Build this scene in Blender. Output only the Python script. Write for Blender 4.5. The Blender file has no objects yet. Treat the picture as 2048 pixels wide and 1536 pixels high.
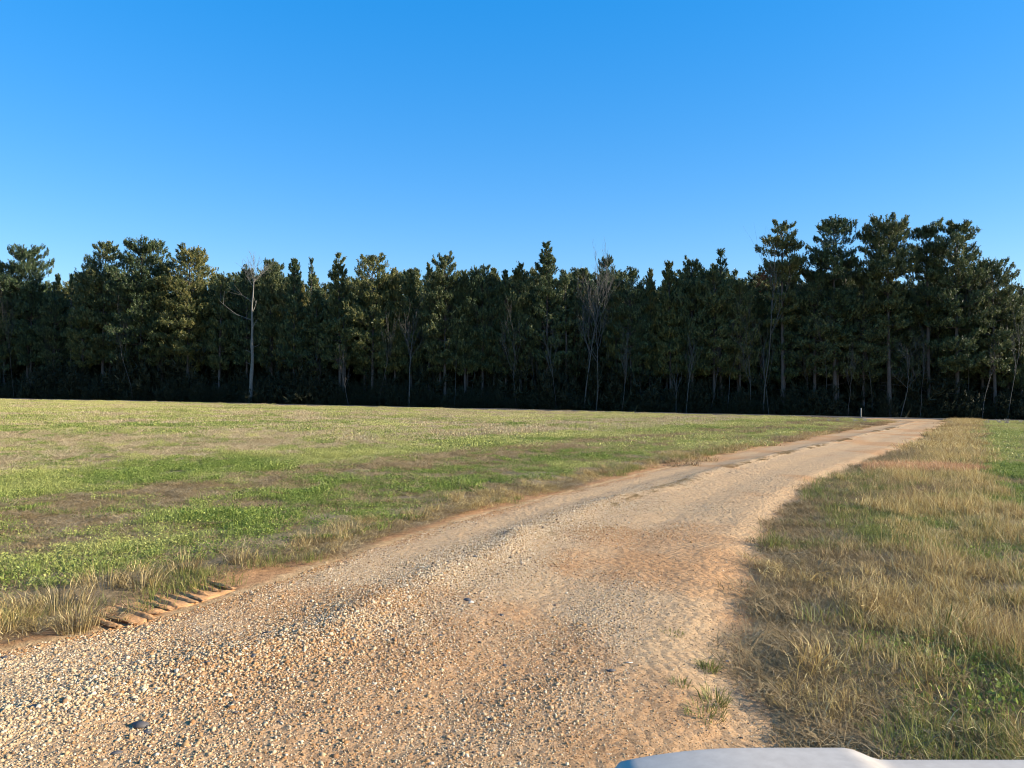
import bpy, math, random
import numpy as np
from math import radians as R, pi

random.seed(7)
RNG = np.random.default_rng(7)
S = bpy.context.scene
C = S.collection

# ------------------------------------------------------------------ camera, sky, sun, exposure
cam_data = bpy.data.cameras.new('camera')
cam_data.sensor_width = 36
cam_data.lens = 24.96
cam_data.clip_start = 0.05
cam_data.clip_end = 6000
cam_data.dof.use_dof = True
cam_data.dof.focus_distance = 16
cam_data.dof.aperture_fstop = 14
cam = bpy.data.objects.new('camera', cam_data)
cam.location = (0, 0, 1.7)
cam.rotation_euler = (R(90 + 1.29), 0, 0)
C.objects.link(cam)
S.camera = cam

SUN_EL = 21.0
SUN_AZ = 99.0          # degrees clockwise from +Y (the way the camera looks)
world = bpy.data.worlds.new('World')
S.world = world
world.use_nodes = True
wn = world.node_tree
wn.nodes.clear()
sky = wn.nodes.new('ShaderNodeTexSky')
sky.sky_type = 'NISHITA'
sky.sun_disc = False
sky.sun_elevation = R(SUN_EL)
sky.sun_rotation = R(SUN_AZ)
sky.altitude = 0
sky.air_density = 1.0
sky.dust_density = 0.15
sky.ozone_density = 3.0
hs = wn.nodes.new('ShaderNodeHueSaturation')
hs.inputs['Saturation'].default_value = 2.4
hs.inputs['Hue'].default_value = 0.514
hs.inputs['Value'].default_value = 2.0      # makes up for what the gamma takes off
bg = wn.nodes.new('ShaderNodeBackground')
bg.inputs['Strength'].default_value = 0.131
wo = wn.nodes.new('ShaderNodeOutputWorld')
gm = wn.nodes.new('ShaderNodeGamma')
gm.inputs['Gamma'].default_value = 0.42
wn.links.new(sky.outputs[0], gm.inputs['Color'])
wn.links.new(gm.outputs[0], hs.inputs['Color'])
wn.links.new(hs.outputs[0], bg.inputs['Color'])
wn.links.new(bg.outputs[0], wo.inputs['Surface'])

sun_data = bpy.data.lights.new('sun', 'SUN')
sun_data.energy = 5.0
sun_data.angle = R(0.5)
sun_data.color = (1.0, 0.89, 0.72)
sun = bpy.data.objects.new('sun', sun_data)
# the lamp shines along its -Z: tip it towards the ground, then turn it to the azimuth
sun.rotation_euler = (R(90 - SUN_EL), 0, R(180 - SUN_AZ))
sun.location = (60, 0, 40)
C.objects.link(sun)

S.view_settings.view_transform = 'Standard'
S.view_settings.look = 'None'
S.view_settings.exposure = 1.12
S.view_settings.gamma = 1.0
S.view_settings.use_curve_mapping = False
S.cycles.filter_width = 1.0
S.cycles.max_bounces = 6
S.cycles.transparent_max_bounces = 4

# ------------------------------------------------------------------ helpers
def hash2(ix, iy, seed):
    h = (ix.astype(np.int64) * 374761393 + iy.astype(np.int64) * 668265263 + seed * 974634743) & 0xFFFFFFFF
    h = ((h ^ (h >> 13)) * 1274126177) & 0xFFFFFFFF
    h = h ^ (h >> 16)
    return (h & 0xFFFFFF) / float(0xFFFFFF)

def vnoise(x, y, seed=0):
    x = np.asarray(x, float); y = np.asarray(y, float)
    ix = np.floor(x); iy = np.floor(y)
    fx = x - ix; fy = y - iy
    fx = fx * fx * (3 - 2 * fx); fy = fy * fy * (3 - 2 * fy)
    a = hash2(ix, iy, seed); b = hash2(ix + 1, iy, seed)
    c = hash2(ix, iy + 1, seed); d = hash2(ix + 1, iy + 1, seed)
    return (a * (1 - fx) + b * fx) * (1 - fy) + (c * (1 - fx) + d * fx) * fy

def fbm(x, y, seed=0, oct=4):
    s = 0; a = 1; t = 0
    for k in range(oct):
        s = s + a * vnoise(x * 2 ** k, y * 2 ** k, seed + 17 * k); t += a; a *= 0.5
    return s / t

def sstep(a, b, x):
    t = np.clip((x - a) / (b - a), 0, 1)
    return t * t * (3 - 2 * t)

def mesh_np(name, V, F, attrs=None, smooth=False):
    """V (n,3), F (m,k) with k = 3 or 4, or a list of such arrays; attrs: {name: (domain, values)}"""
    me = bpy.data.meshes.new(name)
    Fs = F if isinstance(F, list) else [F]
    V = np.asarray(V, np.float32)
    me.vertices.add(len(V))
    me.vertices.foreach_set('co', V.ravel())
    loops = np.concatenate([f.ravel() for f in Fs]).astype(np.int32)
    counts = np.concatenate([np.full(len(f), f.shape[1], np.int32) for f in Fs])
    starts = np.concatenate([[0], np.cumsum(counts)[:-1]]).astype(np.int32)
    me.loops.add(len(loops))
    me.loops.foreach_set('vertex_index', loops)
    me.polygons.add(len(counts))
    me.polygons.foreach_set('loop_start', starts)
    if smooth:
        me.polygons.foreach_set('use_smooth', np.ones(len(counts), bool))
    me.update(calc_edges=True)
    for k, v in (attrs or {}).items():
        v = np.asarray(v, np.float32)
        if v.ndim == 1:
            me.attributes.new(k, 'FLOAT', 'POINT').data.foreach_set('value', v)
        elif v.shape[1] == 3:
            me.attributes.new(k, 'FLOAT_COLOR', 'POINT').data.foreach_set('color', np.c_[v, np.ones(len(v))].astype(np.float32).ravel())
    return me

def obj(name, me, mat=None, parent=None, loc=None):
    o = bpy.data.objects.new(name, me)
    C.objects.link(o)
    if mat is not None and me is not None and not me.materials:
        me.materials.append(mat)
    if parent is not None:
        o.parent = parent
    if loc is not None:
        o.location = loc
    return o

def tag(o, label=None, cat=None, group=None, kind=None):
    if label: o['label'] = label
    if cat: o['category'] = cat
    if group: o['group'] = group
    if kind: o['kind'] = kind
    return o

def thing(name, label, cat, loc=(0, 0, 0), rotz=0, group=None):
    o = bpy.data.objects.new(name, None)
    C.objects.link(o)
    o.empty_display_size = 0.3
    o.location = loc; o.rotation_euler = (0, 0, rotz)
    return tag(o, label, cat, group)

def dup(root, loc, rotz=0.0, scale=(1, 1, 1), label=None, group=None, tilt=0.0):
    r = root.copy(); C.objects.link(r)
    r.location = loc; r.rotation_euler = (tilt, 0, rotz); r.scale = scale
    if label: r['label'] = label
    if group: r['group'] = group
    for ch in root.children:
        c = ch.copy(); C.objects.link(c); c.parent = r
    return r

def tubes(paths, sides=5):
    """paths: list of (points (n,3), radii (n,)); one mesh of tapered tubes -> V, F"""
    Vs, Fs, off = [], [], 0
    ang = np.arange(sides) / sides * 2 * pi
    ca, sa = np.cos(ang), np.sin(ang)
    for P, r in paths:
        P = np.asarray(P, float); r = np.asarray(r, float)
        T = np.gradient(P, axis=0)
        T /= np.linalg.norm(T, axis=1, keepdims=True) + 1e-9
        up = np.array([0.0, 0, 1]) if abs(T[0, 2]) < 0.8 else np.array([1.0, 0, 0])
        U = np.cross(T, up); U /= np.linalg.norm(U, axis=1, keepdims=True) + 1e-9
        W = np.cross(T, U)
        ring = P[:, None] + r[:, None, None] * (ca[None, :, None] * U[:, None] + sa[None, :, None] * W[:, None])
        n = len(P)
        Vs.append(ring.reshape(-1, 3))
        i = np.arange(n - 1)[:, None] * sides + np.arange(sides)[None]
        j = np.arange(n - 1)[:, None] * sides + (np.arange(sides)[None] + 1) % sides
        Fs.append(np.stack([i, j, j + sides, i + sides], -1).reshape(-1, 4) + off)
        off += n * sides
    return np.concatenate(Vs), np.concatenate(Fs)

# ------------------------------------------------------------------ materials
def new_mat(name):
    m = bpy.data.materials.new(name)
    m.use_nodes = True
    return m, m.node_tree, m.node_tree.nodes['Principled BSDF']

def N(nt, kind, **kw):
    n = nt.nodes.new(kind)
    for k, v in kw.items():
        setattr(n, k, v)
    return n

def mixc(nt, fac, a, b, blend='MIX'):
    n = nt.nodes.new('ShaderNodeMix'); n.data_type = 'RGBA'; n.blend_type = blend
    for sock, v in ((n.inputs[0], fac), (n.inputs[6], a), (n.inputs[7], b)):
        if isinstance(v, bpy.types.NodeSocket): nt.links.new(v, sock)
        elif isinstance(v, (int, float)): sock.default_value = v
        else: sock.default_value = (*v, 1)
    return n.outputs[2]

def mathn(nt, op, a, b=0.0, clamp=False):
    n = nt.nodes.new('ShaderNodeMath'); n.operation = op; n.use_clamp = clamp
    for sock, v in ((n.inputs[0], a), (n.inputs[1], b)):
        if isinstance(v, bpy.types.NodeSocket): nt.links.new(v, sock)
        else: sock.default_value = v
    return n.outputs[0]

def noise(nt, scale, detail=4, rough=0.6, vec=None):
    n = nt.nodes.new('ShaderNodeTexNoise')
    n.inputs['Scale'].default_value = scale; n.inputs['Detail'].default_value = detail
    n.inputs['Roughness'].default_value = rough
    if vec is not None: nt.links.new(vec, n.inputs['Vector'])
    return n.outputs['Fac']

def ramp(nt, fac, stops):
    n = nt.nodes.new('ShaderNodeValToRGB')
    e = n.color_ramp.elements
    while len(e) < len(stops): e.new(0.5)
    for k, (p, c) in enumerate(stops):
        e[k].position = p; e[k].color = (*c, 1) if len(c) == 3 else c
    nt.links.new(fac, n.inputs[0])
    return n.outputs[0]

def leaf_mat(name, stops, tint_to=None, translucent=0.25, rough=0.55, per_object=0.0, spec=0.25):
    """colour ramp by the per-leaf 'shade' attribute, drawn towards tint_to by the 'tint' attribute of the instance"""
    m, nt, bs = new_mat(name)
    at = N(nt, 'ShaderNodeAttribute', attribute_name='shade')
    f = at.outputs['Fac']
    if per_object:
        oi = N(nt, 'ShaderNodeObjectInfo')
        f = mathn(nt, 'ADD', f, mathn(nt, 'MULTIPLY', mathn(nt, 'SUBTRACT', oi.outputs['Random'], 0.5), per_object), True)
    c = ramp(nt, f, stops)
    if per_object:
        c = mixc(nt, 1.0, c, ramp(nt, oi.outputs['Random'], [(0.0, (0.84, 0.98, 1.05)), (0.5, (1.0, 1.0, 1.0)), (0.85, (1.08, 1.02, 0.88)), (1.0, (1.18, 1.02, 0.85))]), 'MULTIPLY')
    if tint_to is not None:
        ti = N(nt, 'ShaderNodeAttribute', attribute_name='tint', attribute_type='INSTANCER')
        c = mixc(nt, ti.outputs['Fac'], c, tint_to)
    nt.links.new(c, bs.inputs['Base Color'])
    bs.inputs['Roughness'].default_value = rough
    bs.inputs['Specular IOR Level'].default_value = spec
    if translucent:
        tr = N(nt, 'ShaderNodeBsdfTranslucent')
        nt.links.new(c, tr.inputs['Color'])
        mx = N(nt, 'ShaderNodeMixShader')
        mx.inputs[0].default_value = translucent
        nt.links.new(bs.outputs[0], mx.inputs[1]); nt.links.new(tr.outputs[0], mx.inputs[2])
        nt.links.new(mx.outputs[0], nt.nodes['Material Output'].inputs['Surface'])
    return m

def plain(name, col, rough=0.6, metallic=0.0, spec=0.5, var=0.0, scale=8.0, bump=0.0):
    m, nt, bs = new_mat(name)
    bs.inputs['Roughness'].default_value = rough
    bs.inputs['Metallic'].default_value = metallic
    bs.inputs['Specular IOR Level'].default_value = spec
    bs.inputs['Base Color'].default_value = (*col, 1)
    if var:
        tc = N(nt, 'ShaderNodeTexCoord')
        n = noise(nt, scale, 5, 0.65, tc.outputs['Object'])
        lo = tuple(c * (1 - var) for c in col); hi = tuple(min(1, c * (1 + var)) for c in col)
        nt.links.new(ramp(nt, n, [(0.3, lo), (0.7, hi)]), bs.inputs['Base Color'])
        if bump:
            b = N(nt, 'ShaderNodeBump'); b.inputs['Strength'].default_value = bump
            b.inputs['Distance'].default_value = 0.02
            nt.links.new(n, b.inputs['Height']); nt.links.new(b.outputs[0], bs.inputs['Normal'])
    return m

M = {}
M['needles'] = leaf_mat('pine needles', [(0.0, (0.028, 0.046, 0.020)), (0.5, (0.112, 0.142, 0.052)), (1.0, (0.29, 0.28, 0.115))], translucent=0.2, per_object=0.3, rough=0.42, spec=0.5)
M['red_leaves'] = leaf_mat('red leaves', [(0.0, (0.14, 0.035, 0.02)), (1.0, (0.26, 0.08, 0.04))], translucent=0.3)
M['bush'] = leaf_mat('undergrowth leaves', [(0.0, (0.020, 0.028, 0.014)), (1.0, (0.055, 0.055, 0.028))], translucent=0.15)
M['bark'] = plain('pine bark', (0.095, 0.075, 0.062), 0.9, var=0.45, scale=6, bump=0.8)
M['pale_bark'] = plain('bare grey bark', (0.085, 0.078, 0.07), 0.85, var=0.3, scale=5, bump=0.4)
M['snag'] = plain('dead grey wood', (0.155, 0.143, 0.125), 0.85, var=0.35, scale=5, bump=0.4)
M['grey_twig'] = plain('grey twigs', (0.085, 0.075, 0.066), 0.85, var=0.3, scale=5)
M['weed'] = leaf_mat('field weeds', [(0.0, (0.07, 0.115, 0.016)), (0.55, (0.16, 0.225, 0.042)), (1.0, (0.40, 0.43, 0.10))], tint_to=(0.50, 0.46, 0.16), translucent=0.3)
M['straw'] = leaf_mat('dead straw', [(0.0, (0.16, 0.105, 0.05)), (0.5, (0.46, 0.345, 0.18)), (1.0, (0.74, 0.62, 0.38))], tint_to=(0.26, 0.175, 0.075), translucent=0.15, rough=0.7)
M['dry'] = leaf_mat('dry grass', [(0.0, (0.13, 0.075, 0.035)), (0.35, (0.40, 0.275, 0.095)), (0.7, (0.58, 0.42, 0.155)), (1.0, (0.80, 0.65, 0.33))], tint_to=(0.22, 0.14, 0.085), translucent=0.3)
M['olive'] = leaf_mat('olive grass', [(0.0, (0.08, 0.105, 0.022)), (0.6, (0.21, 0.22, 0.05)), (1.0, (0.40, 0.34, 0.12))], tint_to=(0.17, 0.20, 0.045), translucent=0.3)
M['rust'] = leaf_mat('rust weeds', [(0.0, (0.42, 0.20, 0.09)), (1.0, (0.74, 0.48, 0.25))], tint_to=(0.26, 0.07, 0.045), translucent=0.25)
M['tan'] = leaf_mat('tan clump grass', [(0.0, (0.12, 0.075, 0.035)), (0.35, (0.27, 0.19, 0.07)), (0.7, (0.42, 0.315, 0.135)), (1.0, (0.62, 0.50, 0.27))], translucent=0.25)
M['silver_weed'] = leaf_mat('grey weeds', [(0.0, (0.20, 0.17, 0.14)), (1.0, (0.46, 0.42, 0.36))], translucent=0.25)

# ------------------------------------------------------------------ the lie of the land
def ground_z(x, y):
    x = np.asarray(x, float); y = np.asarray(y, float)
    r = np.hypot(x, y)
    base = -0.019 * 170 * np.tanh(x / 170) + 0.0055 * 170 * np.tanh(y / 170)
    und = (fbm(x / 9, y / 9, 3, 2) - 0.5) * 0.16 * sstep(3, 25, r)
    return base + und

def gz(x, y):
    return float(ground_z(np.array([x]), np.array([y]))[0])

LEFT = np.array([(-12, -9), (-9.5, -2.5), (-6.6, 1.6), (-4.4, 3.7), (-3.37, 4.7), (-2.62, 5.45), (-2.39, 5.95), (-2.15, 6.62), (-1.9, 7.3), (-1.33, 8.45), (-0.53, 10.13),
                 (0.75, 12.35), (2.42, 15.27), (5.84, 20.99), (12.5, 31.2), (20.3, 43.0), (31.5, 60.0), (35.5, 67.0), (34.0, 76.0)], float)
RIGHT = np.array([(2.6, -9), (1.9, -2), (1.35, 1.6), (1.22, 2.8), (1.26, 3.33), (1.33, 3.76), (1.44, 4.44), (1.73, 5.42), (2.27, 6.96), (2.71, 8.12), (3.47, 9.77), (4.5, 11.96),
                  (6.27, 14.99), (8.7, 18.59), (12.9, 24.5), (19.6, 34.3), (37.4, 61.4), (41.5, 67.5), (46.5, 76.0)], float)
VERGE = np.array([(4.6, -9), (4.8, 2), (5.2, 5.5), (6.6, 9.0), (8.25, 12.22), (11.4, 17.38), (22.3, 34.5), (39.15, 60.1), (44.5, 68)], float)
RIGHT[:, 0] += np.interp(RIGHT[:, 1], [-9, 2, 6, 14, 30, 60, 68], [0.1, 0.16, 0.22, 0.42, 0.65, 0.5, 0.0])

def spline(P, n):
    d = np.r_[0, np.cumsum(np.hypot(*np.diff(P, axis=0).T))]
    Q = np.vstack([2 * P[0] - P[1], P, 2 * P[-1] - P[-2]])
    out = []
    for k in range(len(P) - 1):
        p0, p1, p2, p3 = Q[k:k + 4]
        m = max(3, int((d[k + 1] - d[k]) / d[-1] * n))
        t = np.linspace(0, 1, m, endpoint=False)[:, None]
        out.append(0.5 * (2 * p1 + (p2 - p0) * t + (2 * p0 - 5 * p1 + 4 * p2 - p3) * t ** 2 + (3 * p1 - p0 - 3 * p2 + p3) * t ** 3))
    out.append(P[-1:])
    return np.concatenate(out)

def signed_dist(P, x, y):
    """distance to polyline P, positive on its left side"""
    x = np.asarray(x, float).ravel(); y = np.asarray(y, float).ravel()
    best = np.full(len(x), 1e18); sg = np.ones(len(x))
    for a, b in zip(P[:-1], P[1:]):
        e = b - a; L2 = e @ e
        t = np.clip(((x - a[0]) * e[0] + (y - a[1]) * e[1]) / L2, 0, 1)
        dx = x - a[0] - t * e[0]; dy = y - a[1] - t * e[1]
        d2 = dx * dx + dy * dy
        c = e[0] * (y - a[1]) - e[1] * (x - a[0])
        m = d2 < best - 1e-12
        best[m] = d2[m]; sg[m] = np.where(c[m] >= 0, 1.0, -1.0)
    return np.sqrt(best) * sg

LS, RS, VS_ = spline(LEFT, 70), spline(RIGHT, 70), spline(VERGE, 40)

def dists(x, y):
    """off the road to the left, off the road to the right, beyond the verge on the right"""
    return signed_dist(LS, x, y), -signed_dist(RS, x, y), -signed_dist(VS_, x, y)

TL = lambda x: 96.0 - 0.20 * x                       # front of the forest
def dtree(x, y): return (TL(x) - y) / 1.02           # distance in front of the forest

def zones(x, y):
    """weights of what covers the ground at points x, y"""
    dl, dr, dv = dists(x, y)
    dt = dtree(x, y)
    wob = (fbm(x / 1.3, y / 1.3, 11, 3) - 0.5) * (0.35 + 0.65 * sstep(26, 9, y))
    # coordinates along and across the crop rows (they run with the drive)
    s = x * 0.56 + y * 0.83
    c = -x * 0.83 + y * 0.56
    rows = fbm(c / 3.4, s / 60, 21, 3)
    patch = fbm(x / 0.95, y / 0.95, 31, 4)
    big = fbm(c / 9, s / 60, 41, 2)
    left = dl > 0
    d = dl + wob * 0.9
    straw = np.zeros_like(d); green = np.zeros_like(d); dry = np.zeros_like(d); soil = np.zeros_like(d); rust = np.zeros_like(d)
    # left of the drive
    e0 = sstep(0.75, 0.3, d + wob * 0.6)
    dryl = sstep(0.1, 0.35, dl + wob * 0.3) * sstep(1.15, 0.4, d) * (0.45 + 0.55 * sstep(0.40, 0.55, fbm(x / 0.55, y / 0.55, 35, 3)))
    near_band = sstep(0.7, 1.3, d) * sstep(4.4, 3.4, d)
    brown_band = sstep(3.3, 4.2, d) * sstep(6.9, 6.2, d)
    green_band = sstep(6.0, 6.6, d) * sstep(10.4, 9.2, d)
    crop = sstep(8.6, 9.8, d)
    fine = patch * 0.58 + fbm(x / 0.30, y / 0.30, 33, 3) * 0.42
    gl = near_band * (0.10 + 0.85 * sstep(0.46, 0.56, fine)) + green_band * 0.85 + brown_band * (0.04 + 0.22 * sstep(0.52, 0.62, patch))
    gl = gl + crop * (0.20 + 0.7 * sstep(0.44, 0.60, rows * 0.75 + patch * 0.25 + (big - 0.5) * 0.25))
    sl = near_band * (0.40 + 0.6 * sstep(0.56, 0.46, fine)) + sstep(1.7, 1.0, d) * sstep(0.3, 0.7, d) * 0.6 + brown_band * 0.9 + crop * (0.45 + 0.55 * sstep(0.58, 0.42, rows * 0.75 + patch * 0.25)) + green_band * 0.06
    green = np.where(left, gl, 0); straw = np.where(left, sl, 0); dry = np.where(left, dryl, 0)
    soil = np.where(left, sstep(0.55, 0.1, d), 0)
    # right of the drive
    rgt = dr > 0
    p2 = fbm(x / 0.9, y / 0.9, 51, 3); p3 = fbm(x / 2.2, y / 2.2, 61, 3)
    inv = sstep(0.35, -0.35, dv + wob * 1.6)
    dryr = sstep(-0.05, 0.85, dr + (fbm(x / 0.45, y / 0.45, 37, 3) - 0.5) * 2.2) * inv
    gr = sstep(-0.35, 0.35, dv + wob * 1.6)
    grn = gr * (0.35 + 0.65 * sstep(0.36, 0.52, p3))
    grn = grn + inv * sstep(0.57, 0.7, p3) * 0.35 * sstep(0.6, 1.6, dr)
    green = np.where(rgt, grn, green); dry = np.where(rgt, dryr, dry)
    straw = np.where(rgt, inv * 0.9 * sstep(0.54, 0.42, p2) + gr * 0.35 * sstep(0.5, 0.4, p3) + sstep(1.9, 0.5, dr) * sstep(-0.3, 0.1, dr + wob) * (0.1 + 0.85 * sstep(0.44, 0.56, p2)), straw)
    soil = np.where(rgt, sstep(1.3, 0.3, dr + wob * 1.5), soil)
    rp = np.exp(-(((x - 10.3) * 0.93 + (y - 17.7) * 0.1) / 1.35) ** 2 - ((y - 17.7 - 0.1 * (x - 10.3)) / 0.9) ** 2)
    rust = np.where(rgt & (inv > 0.1), sstep(0.25, 0.7, rp + wob * 0.5), 0)
    return dict(dl=dl, dr=dr, dv=dv, dt=dt, green=np.clip(green, 0, 1), straw=np.clip(straw, 0, 1), dry=np.clip(dry, 0, 1), soil=np.clip(soil, 0, 1), rust=rust, patch=patch, p2=p2, p3=p3, rows=rows, wob=wob)

# ------------------------------------------------------------------ ground sheet
def axis(breaks):
    out = []
    for a, b, st in breaks:
        out.append(np.arange(a, b, st))
    return np.concatenate(out + [[breaks[-1][1]]])

gx = np.r_[-np.geomspace(3000, 130, 14), axis([(-125, -40, 2.0), (-40, -14, 0.7), (-14, 14, 0.11), (14, 40, 0.5), (40, 125, 2.0)]), np.geomspace(130, 3000, 14)]
gy = np.r_[-np.geomspace(3000, 12, 14), axis([(-10, 2, 0.8), (2, 20, 0.11), (20, 45, 0.4), (45, 130, 1.2)]), np.geomspace(135, 3000, 14)]
GX, GY = np.meshgrid(gx, gy)
X, Y = GX.ravel(), GY.ravel()
Zn = zones(X, Y)
Z = ground_z(X, Y)
offroad = np.maximum(np.maximum(Zn['dl'], Zn['dr']), -0.8)
rough = (fbm(X / 0.45, Y / 0.45, 71, 3) - 0.5)
near = sstep(60, 20, np.hypot(X, Y))
Z = Z + rough * 0.075 * sstep(0.3, 1.2, offroad) * near + (fbm(X / 1.7, Y / 1.7, 73, 3) - 0.5) * 0.10 * sstep(0.2, 2, offroad) * near
Z = Z + 0.05 * sstep(0.15, 0.9, Zn['dl']) * sstep(3, 1, Zn['dl'])          # the verge stands a little proud of the drive
Z = Z + 0.03 * sstep(0.4, 3.0, Zn['dr']) * sstep(9, 3.2, Zn['dr'])
inside = (Zn['dl'] < 0) & (Zn['dr'] < 0)
Z = Z - np.where(inside, sstep(0.0, 0.5, np.minimum(-Zn['dl'], -Zn['dr'])) * 0.09, 0)
def lerp3(a, b, t): return a * (1 - t[:, None]) + np.array(b) * t[:, None]
n1 = fbm(X / 0.6, Y / 0.6, 81, 3)
far = sstep(18, 55, np.hypot(X, Y))[:, None]
col = np.tile(np.array([0.20, 0.145, 0.095]), (len(X), 1))
col = lerp3(col, (0.175, 0.135, 0.075), Zn['dry'])
col = lerp3(col, (0.27, 0.205, 0.125), Zn['straw'] * 0.8)
col = lerp3(col, (0.135, 0.145, 0.045), Zn['green'] * 0.6)
col = lerp3(col, (0.42, 0.225, 0.105), Zn['soil'] * 0.85 * (Zn['dl'] > 0))
col = lerp3(col, (0.46, 0.30, 0.165), Zn['soil'] * 0.95 * (Zn['dr'] > 0))
col = lerp3(col, (0.42, 0.28, 0.15), 1.0 * inside)
col = lerp3(col, (0.28, 0.13, 0.07), Zn['rust'] * 0.8)
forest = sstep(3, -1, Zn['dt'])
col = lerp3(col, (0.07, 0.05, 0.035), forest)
col = col * (0.8 + 0.4 * n1)[:, None]
nx, ny = len(gx), len(gy)
ii = (np.arange(ny - 1)[:, None] * nx + np.arange(nx - 1)[None]).ravel()
F = np.stack([ii, ii + 1, ii + 1 + nx, ii + nx], -1)
m, nt, bs = new_mat('field soil')
at = N(nt, 'ShaderNodeAttribute', attribute_name='soil_colour')
tc = N(nt, 'ShaderNodeTexCoord')
nz = noise(nt, 14, 6, 0.75, tc.outputs['Object'])
nz2 = noise(nt, 2.5, 5, 0.7, tc.outputs['Object'])
cc = mixc(nt, 1.0, at.outputs['Color'], ramp(nt, nz, [(0.3, (0.55, 0.53, 0.5)), (0.7, (1.4, 1.4, 1.4))]), 'MULTIPLY')
cc = mixc(nt, 1.0, cc, ramp(nt, nz2, [(0.3, (0.8, 0.8, 0.8)), (0.7, (1.2, 1.2, 1.15))]), 'MULTIPLY')
nt.links.new(cc, bs.inputs['Base Color'])
bs.inputs['Roughness'].default_value = 0.95
bs.inputs['Specular IOR Level'].default_value = 0.1
bp = N(nt, 'ShaderNodeBump'); bp.inputs['Strength'].default_value = 0.9; bp.inputs['Distance'].default_value = 0.05
nt.links.new(nz, bp.inputs['Height']); nt.links.new(bp.outputs[0], bs.inputs['Normal'])
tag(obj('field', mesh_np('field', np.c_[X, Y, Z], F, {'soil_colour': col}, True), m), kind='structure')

# ------------------------------------------------------------------ the gravel drive
def arc_sample(P, t):
    d = np.r_[0, np.cumsum(np.hypot(*np.diff(P, axis=0).T))]
    return np.c_[np.interp(t, d, P[:, 0]), np.interp(t, d, P[:, 1])]
# match stations by control point so that both edges advance together
n_st = len(LEFT)
assert len(RIGHT) == n_st
def stations(P, per):
    Q = np.vstack([2 * P[0] - P[1], P, 2 * P[-1] - P[-2]])
    out = []
    for k in range(len(P) - 1):
        p0, p1, p2, p3 = Q[k:k + 4]
        t = np.linspace(0, 1, per[k], endpoint=False)[:, None]
        out.append(0.5 * (2 * p1 + (p2 - p0) * t + (2 * p0 - 5 * p1 + 4 * p2 - p3) * t ** 2 + (3 * p1 - p0 - 3 * p2 + p3) * t ** 3))
    out.append(P[-1:])
    return np.concatenate(out)
per = [max(4, int(np.hypot(*(LEFT[k + 1] - LEFT[k] + RIGHT[k + 1] - RIGHT[k])) / 2 / (0.035 if 2 <= k < 10 else 0.09 if k < 13 else 0.3))) for k in range(n_st - 1)]
for k in (0, 1): per[k] = 12
EL, ER = stations(LEFT, per), stations(RIGHT, per)
nu = 110
u = np.linspace(-0.06, 1.06, nu)
PX = EL[:, None, 0] * (1 - u) + ER[:, None, 0] * u
PY = EL[:, None, 1] * (1 - u) + ER[:, None, 1] * u
UU = np.tile(u, (len(EL), 1))
RX, RY, U = PX.ravel(), PY.ravel(), UU.ravel()
def berm(u, x, y):                                     # loose gravel pushed up between the wheel tracks
    w = (fbm(x / 2.2, y / 2.2, 91, 2) - 0.5) * 0.16 * sstep(34, 12, y)
    return np.exp(-((u - 0.37 + w) / 0.05) ** 2)
def road_h(u, x, y):
    h = 0.03 * np.sin(np.clip(u, 0, 1) * pi)
    h = h - 0.028 * np.exp(-((u - 0.18) / 0.07) ** 2) - 0.022 * np.exp(-((u - 0.62) / 0.09) ** 2)
    h = h + berm(u, x, y) * 0.05 * (0.4 + fbm(x / 0.5, y / 0.5, 93, 2))
    h = h + 0.020 * np.exp(-((u - 0.86) / 0.05) ** 2)
    e = np.minimum(u, 1 - u) + (fbm(x / 0.8, y / 0.8, 95, 3) - 0.5) * 0.12 * sstep(30, 10, y)
    h = h - 0.042 * sstep(0.22, 0.0, e) - 0.07 * sstep(0.0, -0.06, e)
    h = h + (fbm(x / 0.35, y / 0.35, 97, 3) - 0.5) * 0.022 + (fbm(x / 0.09, y / 0.09, 99, 2) - 0.5) * 0.006
    return h
def road_mix(u, x, y):
    """how gravelly (1) or sandy (0) the surface is, and how orange"""
    g = 0.62 + 0.5 * berm(u, x, y) - 0.75 * np.exp(-((u - 0.14) / 0.075) ** 2) * sstep(5.5, 9, y) - 0.45 * np.exp(-((u - 0.93) / 0.09) ** 2)
    g = g - 0.30 * np.exp(-((u - 0.60) / 0.10) ** 2) - 0.55 * sstep(0.66, 0.90, u) - 0.30 * sstep(9, 14, y)
    g = g + (fbm(x / 1.1, y / 1.1, 101, 3) - 0.5) * 0.9
    pd = np.exp(-((x - 1.25) / 0.85) ** 2 - ((y - 7.15) / 0.95) ** 2)
    g = g - 0.5 * pd
    o = sstep(0.25, 0.95, pd + (fbm(x / 0.5, y / 0.5, 103, 3) - 0.5) * 1.1) * 0.68
    e = np.minimum(u, 1 - u)
    o = np.maximum(o, sstep(0.10, 0.0, e + (fbm(x / 0.7, y / 0.7, 105, 2) - 0.5) * 0.08) * 0.75)
    o = np.maximum(o, 0.55 * sstep(0.46, 0.68, fbm(x / 1.7, y / 1.7, 107, 3)))
    return np.clip(g, 0, 1), np.clip(o, 0, 1)
def road_z(u, x, y): return ground_z(x, y) + 0.03 + road_h(u, x, y)
RZ = road_z(U, RX, RY)
rg, ro = road_mix(U, RX, RY)
nr, nc = PX.shape
ii = (np.arange(nr - 1)[:, None] * nc + np.arange(nc - 1)[None]).ravel()
F = np.stack([ii, ii + 1, ii + 1 + nc, ii + nc], -1)
m, nt, bs = new_mat('gravel road')
tc = N(nt, 'ShaderNodeTexCoord')
a_g = N(nt, 'ShaderNodeAttribute', attribute_name='gravel').outputs['Fac']
a_o = N(nt, 'ShaderNodeAttribute', attribute_name='orange').outputs['Fac']
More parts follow.
